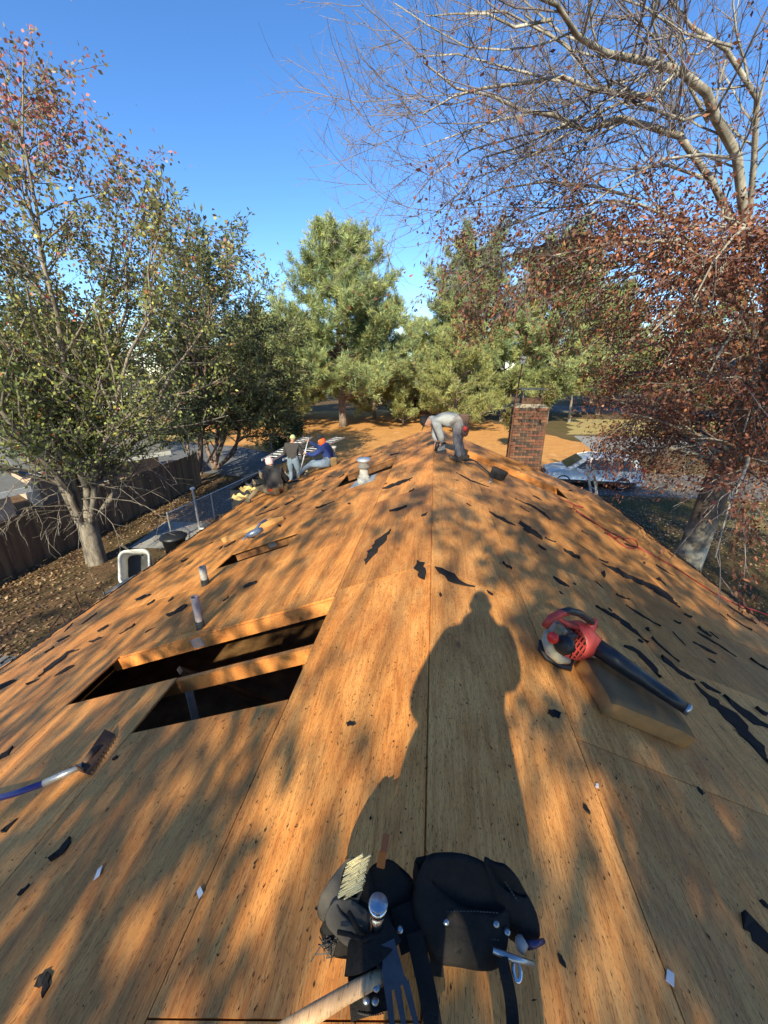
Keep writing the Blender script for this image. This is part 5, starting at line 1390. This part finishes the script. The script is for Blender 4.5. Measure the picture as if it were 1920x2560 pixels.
# nail gun on the small pad
BLUEM = simple('blue_grey_metal', (.26, .32, .42), .35, .5, .35, 20)
q0 = rf(640, 1330, .15); t_ = thing('nail_gun', 'silver coil nail gun lying on the yellow foam pad on the left slope', 'nail gun', tuple(q0))
e1 = unit(rf(690, 1303) - rf(600, 1345)); n_ = rnorm(-1); e2 = np.cross(n_, e1)
MB().tube([q0 - e1 * .16, q0 - e1 * .06, q0 + e1 * .02, q0 + e1 * .12], [.045, .06, .062, .03], 12).build('body', BLUEM, t_, True)
MB().tube([q0 + n_ * .03, q0 + n_ * .10 + e1 * .12, q0 + n_ * .11 + e1 * .24], [.022, .02, .024], 10).build('handle', BLUEM, t_, True)
MB().tube([q0 + e2 * .02 - e1 * .07 - n_ * .02, q0 + e2 * .10 - e1 * .07 - n_ * .02], [.06, .06], 14).build('nail_canister', DARK, t_, True)
MB().tube([q0 - e1 * .16, q0 - e1 * .24 - n_ * .03], [.02, .014], 8).build('nose', METAL, t_)

# ------------------------------------------------------------------ shovel, hose, bag, scraps
BLUEH = simple('blue_fibreglass', (.075, .07, .26), .4, 0, .25, 9)
sh = thing('tear_off_shovel', 'toothed tear-off shovel with a scuffed blue handle reaching in from the left edge', 'shovel', tuple(rf(240, 1900)))
h0, h1, h2, h3 = rf(-150, 2035, .10), rf(40, 1983, .08), rf(110, 1958, .07), rf(205, 1915, .045)
MB().tube([h0, h1, h2], .019, 10).build('handle', BLUEH, sh, True)
MB().tube([h2, rf(160, 1935, .06), h3], [.021, .02, .017], 10).build('ferrule', simple('worn_steel', (.5, .49, .47), .4, .6, .4, 16), sh, True)
sA, sB = rf(222, 1938, .012), rf(288, 1836, .012); wv = rf(190, 1925, .04) - rf(222, 1938, .012)
wv = unit(wv) * .10
M = MB(); nT = 11
for i in range(nT):
    a, b_ = sA + (sB - sA) * (i / nT), sA + (sB - sA) * ((i + .62) / nT)
    M.prism([a, b_, (a + b_) / 2 - wv * .34], np.array(rnorm(-1)) * .004)
M.prism([sA, sB, sB + wv * .9 + rnorm(-1) * .02, sA + wv * .9 + rnorm(-1) * .02], np.array(rnorm(-1)) * .005)
M.prism([sA + wv * .3, sA + wv * .9, sA + wv * .9 + rnorm(-1) * .05, sA + wv * .3 + rnorm(-1) * .03], (sB - sA) * .04)
M.build('blade', simple('rusty_blade', (.10, .055, .035), .7, .3, .4, 18, .4), sh)
MB().tube([h3, (sA + sB) / 2 + wv * .6 + rnorm(-1) * .02], [.02, .028], 10, flat=.6).build('socket', simple('rusty_socket', (.14, .08, .05), .7, .3, .4, 18, .4), sh, True)

HOSE = simple('red_hose', (.36, .025, .03), .5, 0, .2, 9)
pts_ = [(1395, 1245), (1420, 1255), (1450, 1268), (1462, 1270), (1440, 1262), (1428, 1268), (1470, 1295), (1510, 1322), (1540, 1350), (1562, 1368), (1590, 1374), (1598, 1360), (1580, 1345), (1550, 1345), (1530, 1342), (1515, 1335), (1530, 1330), (1556, 1344), (1578, 1362), (1600, 1370), (1640, 1392), (1690, 1420), (1730, 1446), (1780, 1480), (1840, 1512), (1905, 1530), (1960, 1560)]
P = np.array([rf(x, y, .012) for x, y in pts_]); 
def smooth(P, k=5):
    t = np.arange(len(P)); tt = np.linspace(0, len(P) - 1, (len(P) - 1) * k + 1)
    Q = np.stack([np.interp(tt, t, P[:, i]) for i in range(P.shape[1])], 1)
    for _ in range(6): Q[1:-1] = (Q[:-2] + 2 * Q[1:-1] + Q[2:]) / 4
    return Q
tag(MB().tube(smooth(P), .0085, 6).build('air_hose', HOSE, None, True), 'thin red air hose looped across the lower right slope', 'hose')
bagm = simple('black_canvas', (.035, .033, .032), .85, 0, .4, 12, .5)
bg_ = thing('tool_bag', 'open black tool bag with a red lining on the ridge beside the roofer\'s shoes', 'tool bag', tuple(rf(1240, 1200)))
c = rf(1240, 1196)
Mr = rmat(c[0], c[1], .4)
M = MB(); rings = []
for z, a in ((0, .75), (.06, .95), (.16, 1.0), (.19, 1.03), (.19, .9), (.08, .85)):
    rings.append([Mr @ Vector((.17 * a * math.cos(t), .15 * a * math.sin(t), z)) for t in np.linspace(0, 2 * math.pi, 16, endpoint=False)])
M.loft(rings, cap1=False); M.build('bag', bagm, bg_, True)
M = MB(); M.add([tuple(Mr @ Vector((.15 * math.cos(t), .13 * math.sin(t), .15))) for t in np.linspace(0, 2 * math.pi, 14, endpoint=False)], [tuple(range(14))]); M.build('lining', simple('red_lining', (.45, .03, .04), .8, 0, .2), bg_)
P = np.array([rf(1160, 1152, .06), rf(1172, 1148, .12), rf(1186, 1150, .10), rf(1205, 1168, .06), rf(1225, 1182, .07), rf(1232, 1195, .03)])
M = MB(); Q = smooth(P, 4)
up_ = rnorm(1)
for i in range(len(Q) - 1): M.bar(Q[i], Q[i + 1], .10 - .05 * i / len(Q), .012, up_)
M.build('strap', bagm, bg_)
MB().tube([rf(1228, 1196, .07), rf(1226, 1204, .05), rf(1222, 1208, .01)], .014, 6).build('hook', METAL, bg_)
for (px, py, s_, lab, a) in ((248, 2185, .033, 'crumpled white scrap of wrapper on the lower left slope', .5), (502, 2235, .026, 'small pale blue plastic tag on a plywood seam, lower left', .9), (1490, 1966, .018, 'tiny white chip on a seam of the right slope below the cushion', -.4), (1671, 2446, .03, 'white rectangular chip on the seam near the lower right corner', -.6), (1396, 1570, .012, 'tiny white chip beside the leaf blower', .2)):
    q = rf(px, py); Mq = rmat(q[0], q[1], a, .005)
    M = MB(); M.prism([Mq @ Vector(v_) for v_ in ((-s_ * .35, -s_ * .7, .0), (s_ * .4, -s_ * .6, .003), (s_ * .35, s_ * .75, .004), (-s_ * .3, s_ * .6, .001))], np.array(rnorm(q[0])) * .0025)
    tag(M.build('plastic_scrap', simple('pale_plastic', (.62, .63, .66), .35, 0, .15), None), lab, 'scrap')

# ------------------------------------------------------------------ tool belt lying across the ridge
LEA = simple('black_leather', (.021, .017, .015), .75, 0, .6, 14, 1.0, .22)
SUEDE = simple('worn_grey_leather', (.115, .10, .085), .8, 0, .45, 14, .6, .2)
WOODH = mat_plywood('hickory_handle', (.40, .22, .10), (.55, .33, .17), (.65, .42, .24), 2.0)
STEEL = simple('blued_steel', (.075, .08, .095), .45, .4, .4, 24, .2)
CHROME = simple('polished_steel', (.7, .72, .75), .18, 1.0, .2, 20, .05)
def K(px, py, h): return hz(px, py, RZ + h * (.72 if h > .06 else 1))
def ring(c, a, b, n=16, sq=.75):
    c, a, b = (np.asarray(v, float) for v in (c, a, b)); A, B = a - c, b - c
    out = []
    for t in np.linspace(0, 2 * math.pi, n, endpoint=False):
        x, y = math.cos(t), math.sin(t)
        out.append(c + A * math.copysign(abs(x) ** sq, x) + B * math.copysign(abs(y) ** sq, y))
    return out
def bag(rims, mat, name, parent, inner=.72, crease=.0, seed=0):
    """rims: rings from the bottom to the rim; a skin with an open mouth"""
    r_ = np.random.default_rng(seed)
    R = [[p + r_.normal(0, crease, 3) for p in q] for q in rims]
    top = R[-1]; ce = sum(top) / len(top); bot = sum(R[0]) / len(R[0])
    R.append([ce + (p - ce) * .88 for p in top])
    R.append([ce * (1 - inner) + bot * inner + (p - ce) * .7 for p in top])
    M = MB(); M.loft(R)
    return M.build(name, mat, parent, True, sub=1)
belt = thing('tool_belt', 'black leather tool belt with two bulging pouches lying across the ridge in the foreground', 'tool belt', tuple(K(1060, 2300, 0)))
# nail pocket, outer left: mouth to the upper right, tail to the lower left
bag([ring(K(818, 2310, .02), K(838, 2318, .02), K(812, 2300, .05)), ring(K(826, 2285, .06), K(862, 2300, .06), K(815, 2262, .11)), ring(K(852, 2240, .15), K(886, 2254, .14), K(842, 2200, .19)), ring(K(886, 2190, .235), K(916, 2202, .225), K(899, 2138, .275))], SUEDE, 'nail_pocket', belt, .5, .0025, 1)
# main left pouch
bag([ring(K(880, 2355, .03), K(950, 2345, .03), K(850, 2310, .05)), ring(K(885, 2340, .07), K(965, 2320, .06), K(845, 2280, .12)), ring(K(950, 2290, .12), K(1012, 2275, .10), K(925, 2215, .17)), ring(K(990, 2215, .16), K(1048, 2230, .13), K(970, 2140, .23))], [LEA], 'pouch', belt, .75, .006, 2)
bag([ring(K(868, 2362, .05), K(905, 2385, .04), K(840, 2335, .08)), ring(K(880, 2335, .10), K(945, 2352, .08), K(842, 2290, .14)), ring(K(902, 2295, .15), K(958, 2318, .13), K(872, 2245, .19))], SUEDE, 'front_pocket', belt, .6, .003, 3)
M = MB()
for (a, b_) in (((845, 2330, .15), (905, 2352, .16)), ((872, 2280, .20), (895, 2330, .19)), ((905, 2352, .16), (952, 2340, .14))):
    M.tube([K(*a), (K(*a) + K(*b_)) / 2 + (0, 0, .01), K(*b_)], .006, 6)
M.build('seam_welt', LEA, belt, True)
M = MB()
r_ = np.random.default_rng(5)
for i in range(16):
    a = K(835 + r_.uniform(-8, 10), 2352 + r_.uniform(-12, 12), .09); M.tube([a, a + r_.normal(0, .012, 3) + (-.012, -.004, -.004), a + r_.normal(0, .02, 3) + (-.02, -.006, -.01)], .0018, 3)
M.build('frayed_threads', SUEDE, belt)
# right pouch with a flap and a deep open side pocket
bag([ring(K(1150, 2370, .03), K(1240, 2375, .03), K(1120, 2310, .04)), ring(K(1150, 2340, .09), K(1260, 2340, .08), K(1110, 2260, .12)), ring(K(1150, 2270, .15), K(1262, 2270, .12), K(1120, 2175, .19)), ring(K(1165, 2195, .2), K(1262, 2205, .17), K(1130, 2120, .27))], [LEA], 'pouch', belt, .75, .006, 4)
bag([ring(K(1290, 2340, .02), K(1330, 2345, .02), K(1275, 2300, .03)), ring(K(1292, 2300, .08), K(1340, 2310, .06), K(1265, 2250, .10)), ring(K(1280, 2235, .15), K(1328, 2255, .12), K(1248, 2185, .18)), ring(K(1262, 2190, .19), K(1310, 2215, .16), K(1235, 2140, .24))], [LEA], 'side_pocket', belt, .7, .005, 6)
bag([ring(K(1085, 2290, .02), K(1110, 2290, .02), K(1075, 2262, .03)), ring(K(1085, 2240, .10), K(1140, 2245, .1), K(1068, 2195, .12)), ring(K(1105, 2165, .18), K(1165, 2170, .16), K(1082, 2130, .22))], [LEA], 'holster', belt, .6, .005, 7)
def strap(pts, wd, th, mat, name, parent, up=(0, 0, 1), k=4):
    Q = smooth(np.array([K(*p) for p in pts]), k); M = MB(); n = len(Q); T_ = np.gradient(Q, axis=0); rings = []
    for i in range(n):
        t = unit(T_[i]); s_ = unit(np.cross(t, up)); u_ = np.cross(s_, t)
        rings.append([Q[i] + s_ * x * wd / 2 + u_ * y * th / 2 for x, y in ((-1, -1), (1, -1), (1, 1), (-1, 1))])
    M.loft(rings)
    return M.build(name, mat, parent)
strap([(990, 2330, .10), (1030, 2310, .12), (1060, 2300, .11), (1100, 2300, .12), (1160, 2330, .12)], .09, .008, LEA, 'belt_strap', belt, (0, -.3, 1))
strap([(918, 2405, .10), (922, 2450, .07), (926, 2500, .04), (930, 2538, .03)], .105, .007, LEA, 'belt_tail', belt, (0, -.2, 1))
strap([(1085, 2320, .09), (1090, 2370, .06), (1092, 2420, .03), (1092, 2440, .02)], .035, .006, LEA, 'tool_loop', belt, (0, -.2, 1))
strap([(1255, 2395, .10), (1268, 2450, .06), (1280, 2510, .03), (1284, 2600, .02)], .03, .006, LEA, 'hanging_strap', belt, (0, -.2, 1))
strap([(1035, 2330, .12), (1050, 2400, .09), (1068, 2470, .05), (1085, 2580, .03)], .045, .006, LEA, 'hanging_strap', belt, (0, -.2, 1))
strap([(985, 2320, .16), (940, 2370, .16), (890, 2395, .13), (868, 2398, .09)], .06, .006, LEA, 'hammer_frog', belt, (0, -.2, 1))
for (px, py) in ((916, 2500), (938, 2502)):
    MB().lathe([(.010, 0), (.010, .004), (.004, .007)], Matrix.Translation(Vector(K(px, py, .05))), 10).build('rivet', METAL, belt, True)
M = MB()
for i in range(11):
    a = K(897 + i * 6, 2538 - (i - 5) ** 2 * .2, .038); M.box(tuple(a), (.005, .002, .003))
M.build('stitching', SUEDE, belt)
MB().tube([K(941 + 9 * math.cos(t), 2440 + 36 * math.sin(t), .11) for t in np.linspace(-2.2, 2.2, 14)], .005, 8).build('hammer_ring', METAL, belt, True)
M = MB()
for (q0, q1) in (((1108, 2275, .165), (1248, 2278, .145)), ((1130, 2340, .105), (1250, 2346, .09)), ((1262, 2200, .19), (1322, 2300, .08)), ((905, 2345, .11), (952, 2335, .10))):
    a, b_ = K(*q0), K(*q1); n_ = int(np.linalg.norm(b_ - a) / .009)
    for i in range(n_):
        c = a + (b_ - a) * i / n_ + np.array([0, -.004, .006 * math.sin(i / n_ * 3.1)]); M.bar(c, c + (b_ - a) / n_ * .6, .002, .002)
M.build('stitching', SUEDE, belt)
for (px, py, h) in ((1115, 2305, .15), (1240, 2310, .13), (1075, 2225, .14), (1268, 2330, .1), (1000, 2325, .15), (960, 2345, .14)):
    MB().lathe([(.009, 0), (.009, .004), (.003, .007)], Matrix.Translation(Vector(K(px, py, h))), 10).build('rivet', METAL, belt, True)
# nails standing in the pocket
NAIL = simple('bright_nails', (.80, .66, .36), .3, .35, .2, 20, 0)
nl = thing('nail_bundle', 'bundle of bright nails standing in the outer left pocket of the tool belt', 'nails', tuple(K(885, 2180, .15)))
r_ = np.random.default_rng(9); proto = {}
for i in range(34):
    u_, v_ = (i % 17) / 16 - .5, (i // 17) - .5
    c = K(887 + u_ * 20 + v_ * 16, 2190 - u_ * 84 + v_ * 4, .235 + u_ * .06)
    d = unit(K(914, 2166, .25) - K(856, 2202, .22)) + r_.normal(0, .05, 3)
    M = MB(); M.tube([c - d * .03, c + d * .024], .0021, 5).tube([c + d * .024, c + d * .0255], .0044, 8); M.build('nail', NAIL, nl)
# hammer standing head up in the left pouch
ha = thing('hammer', 'hammer with a shiny worn face sticking out of the left pouch', 'hammer', tuple(K(945, 2280, .15)))
f0, f1, f2 = K(946, 2258, .245), K(943, 2285, .20), K(940, 2318, .15)
ax = unit(f0 - f1)
MB().tube([f0 - ax * .004, f0, f0 - ax * -.004], [.025, .026, .025], 18).build('face', simple('scuffed_face', (.45, .52, .62), .3, .6, .45, 26, .3), ha, True)
MB().tube([f0 - ax * .004, f0 - ax * .02, f0 - ax * .03, f1, f2], [.026, .025, .019, .021, .022], 16).build('head', CHROME, ha, True)
# framing hammer with wooden handle and forked steel claw
fh = thing('framing_hammer', 'wooden-handled hammer hanging from the belt, handle pointing to the bottom left', 'hammer', tuple(K(930, 2440, .1)))
Q = [K(958, 2440, .105), K(930, 2452, .105), K(860, 2490, .10), K(790, 2532, .095), K(700, 2590, .09)]
MB().tube(Q, [.017, .0175, .018, .0195, .022], 14, flat=.82).build('handle', WOODH, fh, True)
c = K(968, 2435, .105)
MB().tube([K(955, 2441, .105), K(975, 2432, .105)], [.022, .022], 12).build('eye', STEEL, fh, True)
fk = thing('flat_bar', 'dark steel pry bar with a forked end hanging down from the left pouch', 'pry bar', tuple(K(1000, 2440, .1)))
L0, L1, L2 = K(970, 2355, .15), K(985, 2450, .12), K(1003, 2500, .10)
sd_ = unit(np.cross(unit(L2 - L0), (0, -.3, 1)))
def plate(M, a, b, wa, wb, off=0.0, offb=None):
    offb = off if offb is None else offb
    a0, a1 = a + sd_ * (off - wa / 2), a + sd_ * (off + wa / 2); b0, b1 = b + sd_ * (offb - wb / 2), b + sd_ * (offb + wb / 2)
    M.prism([a0, b0, b1, a1], (0, -.003, .010))
M = MB()
plate(M, L0, L1, .035, .055); plate(M, L1, L2 * .4 + L1 * .6, .055, .062)
tip = K(1012, 2580, .055); mid_ = L2 * .4 + L1 * .6
for o_ in (-.024, -.001, .022): plate(M, mid_, tip, .017, .012, o_, o_ * 1.25)
M.build('bar', STEEL, fk)
op = thing('utility_knife', 'orange-handled knife sticking up from the rim of the left pouch', 'knife', tuple(K(960, 2150, .26)))
MB().bar(K(951, 2170, .24), K(957, 2128, .27), .024, .012, (0, -1, .2)).build('handle', simple('orange_plastic', (.62, .16, .02), .45, 0, .2), op, bevel=.003)
MB().bar(K(959, 2130, .275), K(966, 2084, .30), .02, .008, (0, -1, .2)).build('tail', simple('orange_tag', (.45, .12, .03), .5, 0, .3), op, bevel=.002)
cl = thing('carabiner', 'steel snap hook clipped to the lower right corner of the tool belt', 'clip', tuple(K(1290, 2420, .05)))
ct_ = [K(1292 + 9 * math.cos(t) + 3 * math.sin(t), 2428 + 26 * math.sin(t), .07) for t in np.linspace(0, 2 * math.pi, 18)]
MB().tube(ct_, .0055, 8, cap=False).build('hook', CHROME, cl, True)
MB().tube([K(1232, 2375, .10), K(1280, 2395, .09), K(1334, 2411, .07)], [.008, .009, .007], 8).build('bar', METAL, cl, True)
nset = thing('nail_set', 'dark pin tool poking out of the right side pocket', 'nail set', tuple(K(1330, 2360, .06)))
MB().tube([K(1318, 2362, .07), K(1338, 2360, .06), K(1360, 2352, .05)], [.012, .009, .006], 8).build('shank', simple('purple_steel', (.10, .08, .16), .4, .6, .3), nset, True)
wc = thing('wire_cutter', 'tool with a pale grip in the right side pocket of the belt', 'pliers', tuple(K(1310, 2360, .06)))
MB().tube([K(1298, 2350, .07), K(1306, 2362, .06), K(1300, 2378, .05)], [.014, .016, .012], 8).build('grip', simple('pale_grip', (.5, .42, .36), .5, 0, .3), wc, True)

# ------------------------------------------------------------------ van, trailer, ladders
VANW = simple('silver_paint', (.60, .63, .68), .28, .25, .06, 3, 0, .6)
TYRE = simple('tyre', (.02, .02, .02), .85, 0, .2, 20)
HUB = simple('wheel_trim', (.5, .5, .52), .35, .7, .2, 12)
TLIGHT = simple('tail_lamp', (.4, .02, .02), .25, 0, .1, 8)
HLIGHT = simple('head_lamp', (.6, .62, .65), .15, 0, .1, 8, 0, .7)
def minivan(label, loc, rot):
    t_ = thing('minivan', label, 'van', loc); t_.rotation_euler = (0, 0, rot)
    def b(M, nm, m, sm=False, bev=0, par=None):
        o = M.build(nm, m, None, sm, bevel=bev); o.parent = par or t_; return o
    # side outline, nose at -x; sections across y
    prof = [(-2.42, .42), (-2.48, .62), (-2.40, .86), (-1.95, .98), (-1.45, 1.08), (-.62, 1.66), (-.1, 1.78), (1.2, 1.79), (2.05, 1.70), (2.35, 1.2), (2.42, .95), (2.45, .5), (2.38, .36)]
    low = [(p[0], .34 if i not in () else p[1]) for i, p in enumerate(prof)]
    secs = []
    for yv, k in ((-.92, .0), (-.98, .04), (-.99, .1)): pass
    def sec(y, ins):   # inset the greenhouse with height
        return [(x * (1 - ins * .02), y * (1 - max(0, z - .95) * .24), z - ins * .02) for x, z in prof]
    ys_ = [-.96, -.80, -.4, .4, .80, .96]; ins_ = [2.2, .6, 0, 0, .6, 2.2]
    S_ = [sec(y, i) for y, i in zip(ys_, ins_)]
    M = MB(); k = len(prof); vs = [p for s in S_ for p in s]
    fs = [(a * k + i, a * k + i + 1, (a + 1) * k + i + 1, (a + 1) * k + i) for a in range(len(S_) - 1) for i in range(k - 1)]
    fs += [tuple(range(k)), tuple((len(S_) - 1) * k + i for i in range(k - 1, -1, -1))]
    fs += [tuple(a * k for a in range(len(S_) - 1, -1, -1)) + tuple(a * k + k - 1 for a in range(len(S_)))]
    M.add(vs, fs); b(M, 'body', VANW, True, .03)
    for sg in (-1, 1):
        for (x0, x1, a, c) in ((-1.05, -.32, 1.12, 1.55), (-.26, .72, 1.1, 1.62), (.8, 1.95, 1.1, 1.58)):
            yy_ = lambda z: sg * (.955 * (1 - max(0, z - .95) * .24) + .004)
            xl = x0 + (.52 if x0 < -1 else 0)
            M = MB(); M.prism([(x0, yy_(a), a), (x1, yy_(a), a), (x1 - (.22 if x1 > 1.8 else 0), yy_(c), c), (xl, yy_(c), c)], (0, sg * .012, 0)); b(M, 'side_window', GLASS)
        for x in (-.29, .76): b(MB().box((x, sg * .957, .8), (.012, .008, .62)), 'door_seam', DARK)
        for x in (-.05, 1.0): b(MB().box((x, sg * .97, .98), (.2, .03, .035)), 'door_handle', VANW)
        b(MB().box((-.95, sg * 1.04, 1.12), (.1, .18, .14)), 'mirror', VANW, False, .02)
        b(MB().box((0, sg * .955, .42), (4.2, .03, .16)), 'sill', DARK)
        M = MB(); M.box((-2.3, sg * .68, .78), (.22, .4, .15)); b(M, 'headlight', HLIGHT, False, .03)
        b(MB().box((2.36, sg * .78, 1.0), (.12, .2, .5)), 'tail_light', TLIGHT, False, .02)
        for x in (-1.55, 1.45):
            Mw = Matrix.Translation((x, sg * .84, .33)) @ Matrix.Rotation(sg * -math.pi / 2, 4, 'X')
            wv_ = b(MB().lathe([(.22, -.1), (.31, -.1), (.335, -.06), (.335, .08), (.31, .115), (.22, .115)], Mw, 24), 'wheel', TYRE, True)
            b(MB().lathe([(.22, .07), (.21, .12), (.16, .10), (.06, .125), (.001, .125)], Mw, 12), 'rim', HUB, False, 0, wv_)
            b(MB().lathe([(.39, .09), (.39, .128), (.33, .128)], Mw, 24, cap=False), 'arch', DARK, True)
    M = MB(); M.prism([(-1.40, -.78, 1.125), (-1.40, .78, 1.125), (-.70, .68, 1.63), (-.70, -.68, 1.63)], (-.03, 0, .03)); b(M, 'windscreen', GLASS)
    M = MB(); M.prism([(2.36, -.7, 1.2), (2.36, .7, 1.2), (2.10, .62, 1.62), (2.10, -.62, 1.62)], (.03, 0, .02)); b(M, 'rear_window', GLASS)
    b(MB().box((-2.42, 0, .55), (.14, 1.7, .22)), 'front_bumper', DARK, False, .03)
    b(MB().box((2.42, 0, .5), (.14, 1.7, .26)), 'rear_bumper', VANW, False, .04)
    b(MB().box((-2.45, 0, .74), (.05, .8, .1)), 'grille', DARK)
    return t_
minivan('silver minivan parked on the driveway behind the beech leaves', (8.95, 22.6, .012), math.radians(-6))
CARW = simple('white_paint', (.75, .75, .74), .3, 0, .04, 3, 0, .6)
def ladder(name, label, a, b_, wd, nr, parent_none=True):
    t_ = thing(name, label, 'ladder', tuple((np.array(a) + np.array(b_)) / 2))
    a, b_ = np.array(a, float), np.array(b_, float); d = unit(b_ - a); s_ = unit(np.cross(d, (0, 0, 1))) * wd / 2
    for q in (-1, 1): MB().bar(a + s_ * q, b_ + s_ * q, .03, .075).build('rail', GALV, t_)
    for i in range(nr): 
        c = a + (b_ - a) * (i + .5) / nr; MB().tube([c - s_, c + s_], .017, 6).build('rung', GALV, t_)
    return t_
tr = thing('dump_trailer', 'dark high-sided dump trailer full of rubbish beyond the left end of the roof', 'trailer', (-5.1, 13.6, 0))
TRM = simple('dark_trailer_paint', (.035, .036, .04), .5, .3, .4, 8)
for (c, d) in (((-5.1, 12.35, 1.55), (4.0, .06, 1.3)), ((-5.1, 14.9, 1.55), (4.0, .06, 1.3)), ((-7.1, 13.62, 1.55), (.06, 2.49, 1.3)), ((-3.1, 13.62, 1.55), (.06, 2.49, 1.3))): MB().box(c, d).build('side_panel', TRM, tr)
MB().box((-5.1, 13.62, .86), (3.94, 2.49, .08)).build('bed', TRM, tr)
for x in (-5.8, -4.6):
    for y in (12.3, 14.95): MB().lathe([(.2, -.1), (.36, -.1), (.36, .1), (.2, .1)], Matrix.Translation((x, y, .37)) @ Matrix.Rotation(math.pi / 2, 4, 'X'), 18).build('wheel', TYRE, tr, True)
MB().box((-7.8, 13.6, .7), (1.5, .12, .12)).build('tow_bar', TRM, tr)
r_ = np.random.default_rng(12)
n = 900; X = r_.uniform(-6.9, -3.3, n); Y = r_.uniform(12.45, 14.8, n); Z = 2.0 + .45 * np.exp(-((X + 4.9) ** 2 / 2 + (Y - 13.0) ** 2 / 1.5)) + r_.uniform(-.25, .02, n)
nz = nrm(r_.normal(0, .5, (n, 3)) + (0, 0, 1)); d = nrm(np.cross(nz, r_.normal(0, 1, (n, 3))))
tag(quads('shingle_rubble', leafquads(np.stack([X, Y, Z], 1), d, nz, r_.uniform(.2, .6, n), r_.uniform(.12, .25, n)), pick(r_, n, [(.05, .05, .05), (.09, .085, .08), (.2, .15, .1), (.28, .26, .24)]), LEAF), kind='stuff')
MB().box((-5.1, 13.6, 1.45), (3.9, 2.4, 1.1)).build('load', simple('dark_debris', (.05, .045, .04), .95, 0, .5, 6, 1), tr)
z_ = 3.05
ladder('ladder', 'aluminium ladder lying left of the man in blue over the trailer', hz(668, 1150, z_), hz(770, 1093, z_), .42, 12)
ladder('ladder', 'second aluminium ladder, its tip showing right of the orange hood', hz(720, 1150, z_ - .03), hz(852, 1093, z_ - .03), .42, 13)
cr = thing('generator', 'black generator frame standing on the trailer load beside the man in jeans', 'generator', tuple(hz(752, 1140, 2.6)))
c = hz(752, 1128, 2.85)
M = MB()
for dx in (-.25, .25):
    for dy in (-.2, .2): M.tube([c + (dx, dy, -.3), c + (dx, dy, .22)], .018, 6)
for dz in (-.3, .22):
    M.tube([c + (-.25, -.2, dz), c + (.25, -.2, dz), c + (.25, .2, dz), c + (-.25, .2, dz), c + (-.25, -.2, dz)], .018, 6)
M.build('frame', TRM, cr); MB().box(tuple(c + (0, 0, -.05)), (.40, .32, .4)).build('engine', DARK, cr, bevel=.04)
cb = thing('cardboard_piece', 'torn tan cardboard lying at the feet of the man in blue', 'cardboard', tuple(on(-4.0, 10.6)))
q = rf(762, 1172); M = MB(); M.prism([rf(752, 1160, .12), rf(772, 1165, .05), rf(768, 1180, .01), rf(757, 1178, .01)], (0, .02, .02)); M.build('sheet', simple('cardboard', (.52, .33, .16), .9, 0, .2), cb)
for (px, py, lab) in ((625, 1228, 'yellow shingle wrapper crumpled on the eave left of the crouching man'), (606, 1247, 'small torn yellow wrapper on the left eave')):
    q = hz(px, py, 2.6); M = MB(); n = 7
    vs = [tuple(q + np.array([(i - 3) * .085, (j - 3) * .07, .05 + r_.normal(0, .045)])) for i in range(n) for j in range(n)]
    M.add(vs, [(i * n + j, (i + 1) * n + j, (i + 1) * n + j + 1, i * n + j + 1) for i in range(n - 1) for j in range(n - 1)])
    tag(M.build('wrapper', simple('yellow_wrapper', (.66, .47, .17), .6, 0, .35, 5), None), lab, 'wrapper')
ladder('ladder', 'ladder leaning on the right eave in front of the silver minivan', (6.1, 13.0, 0), (5.05, 12.9, 3.3), .42, 11)
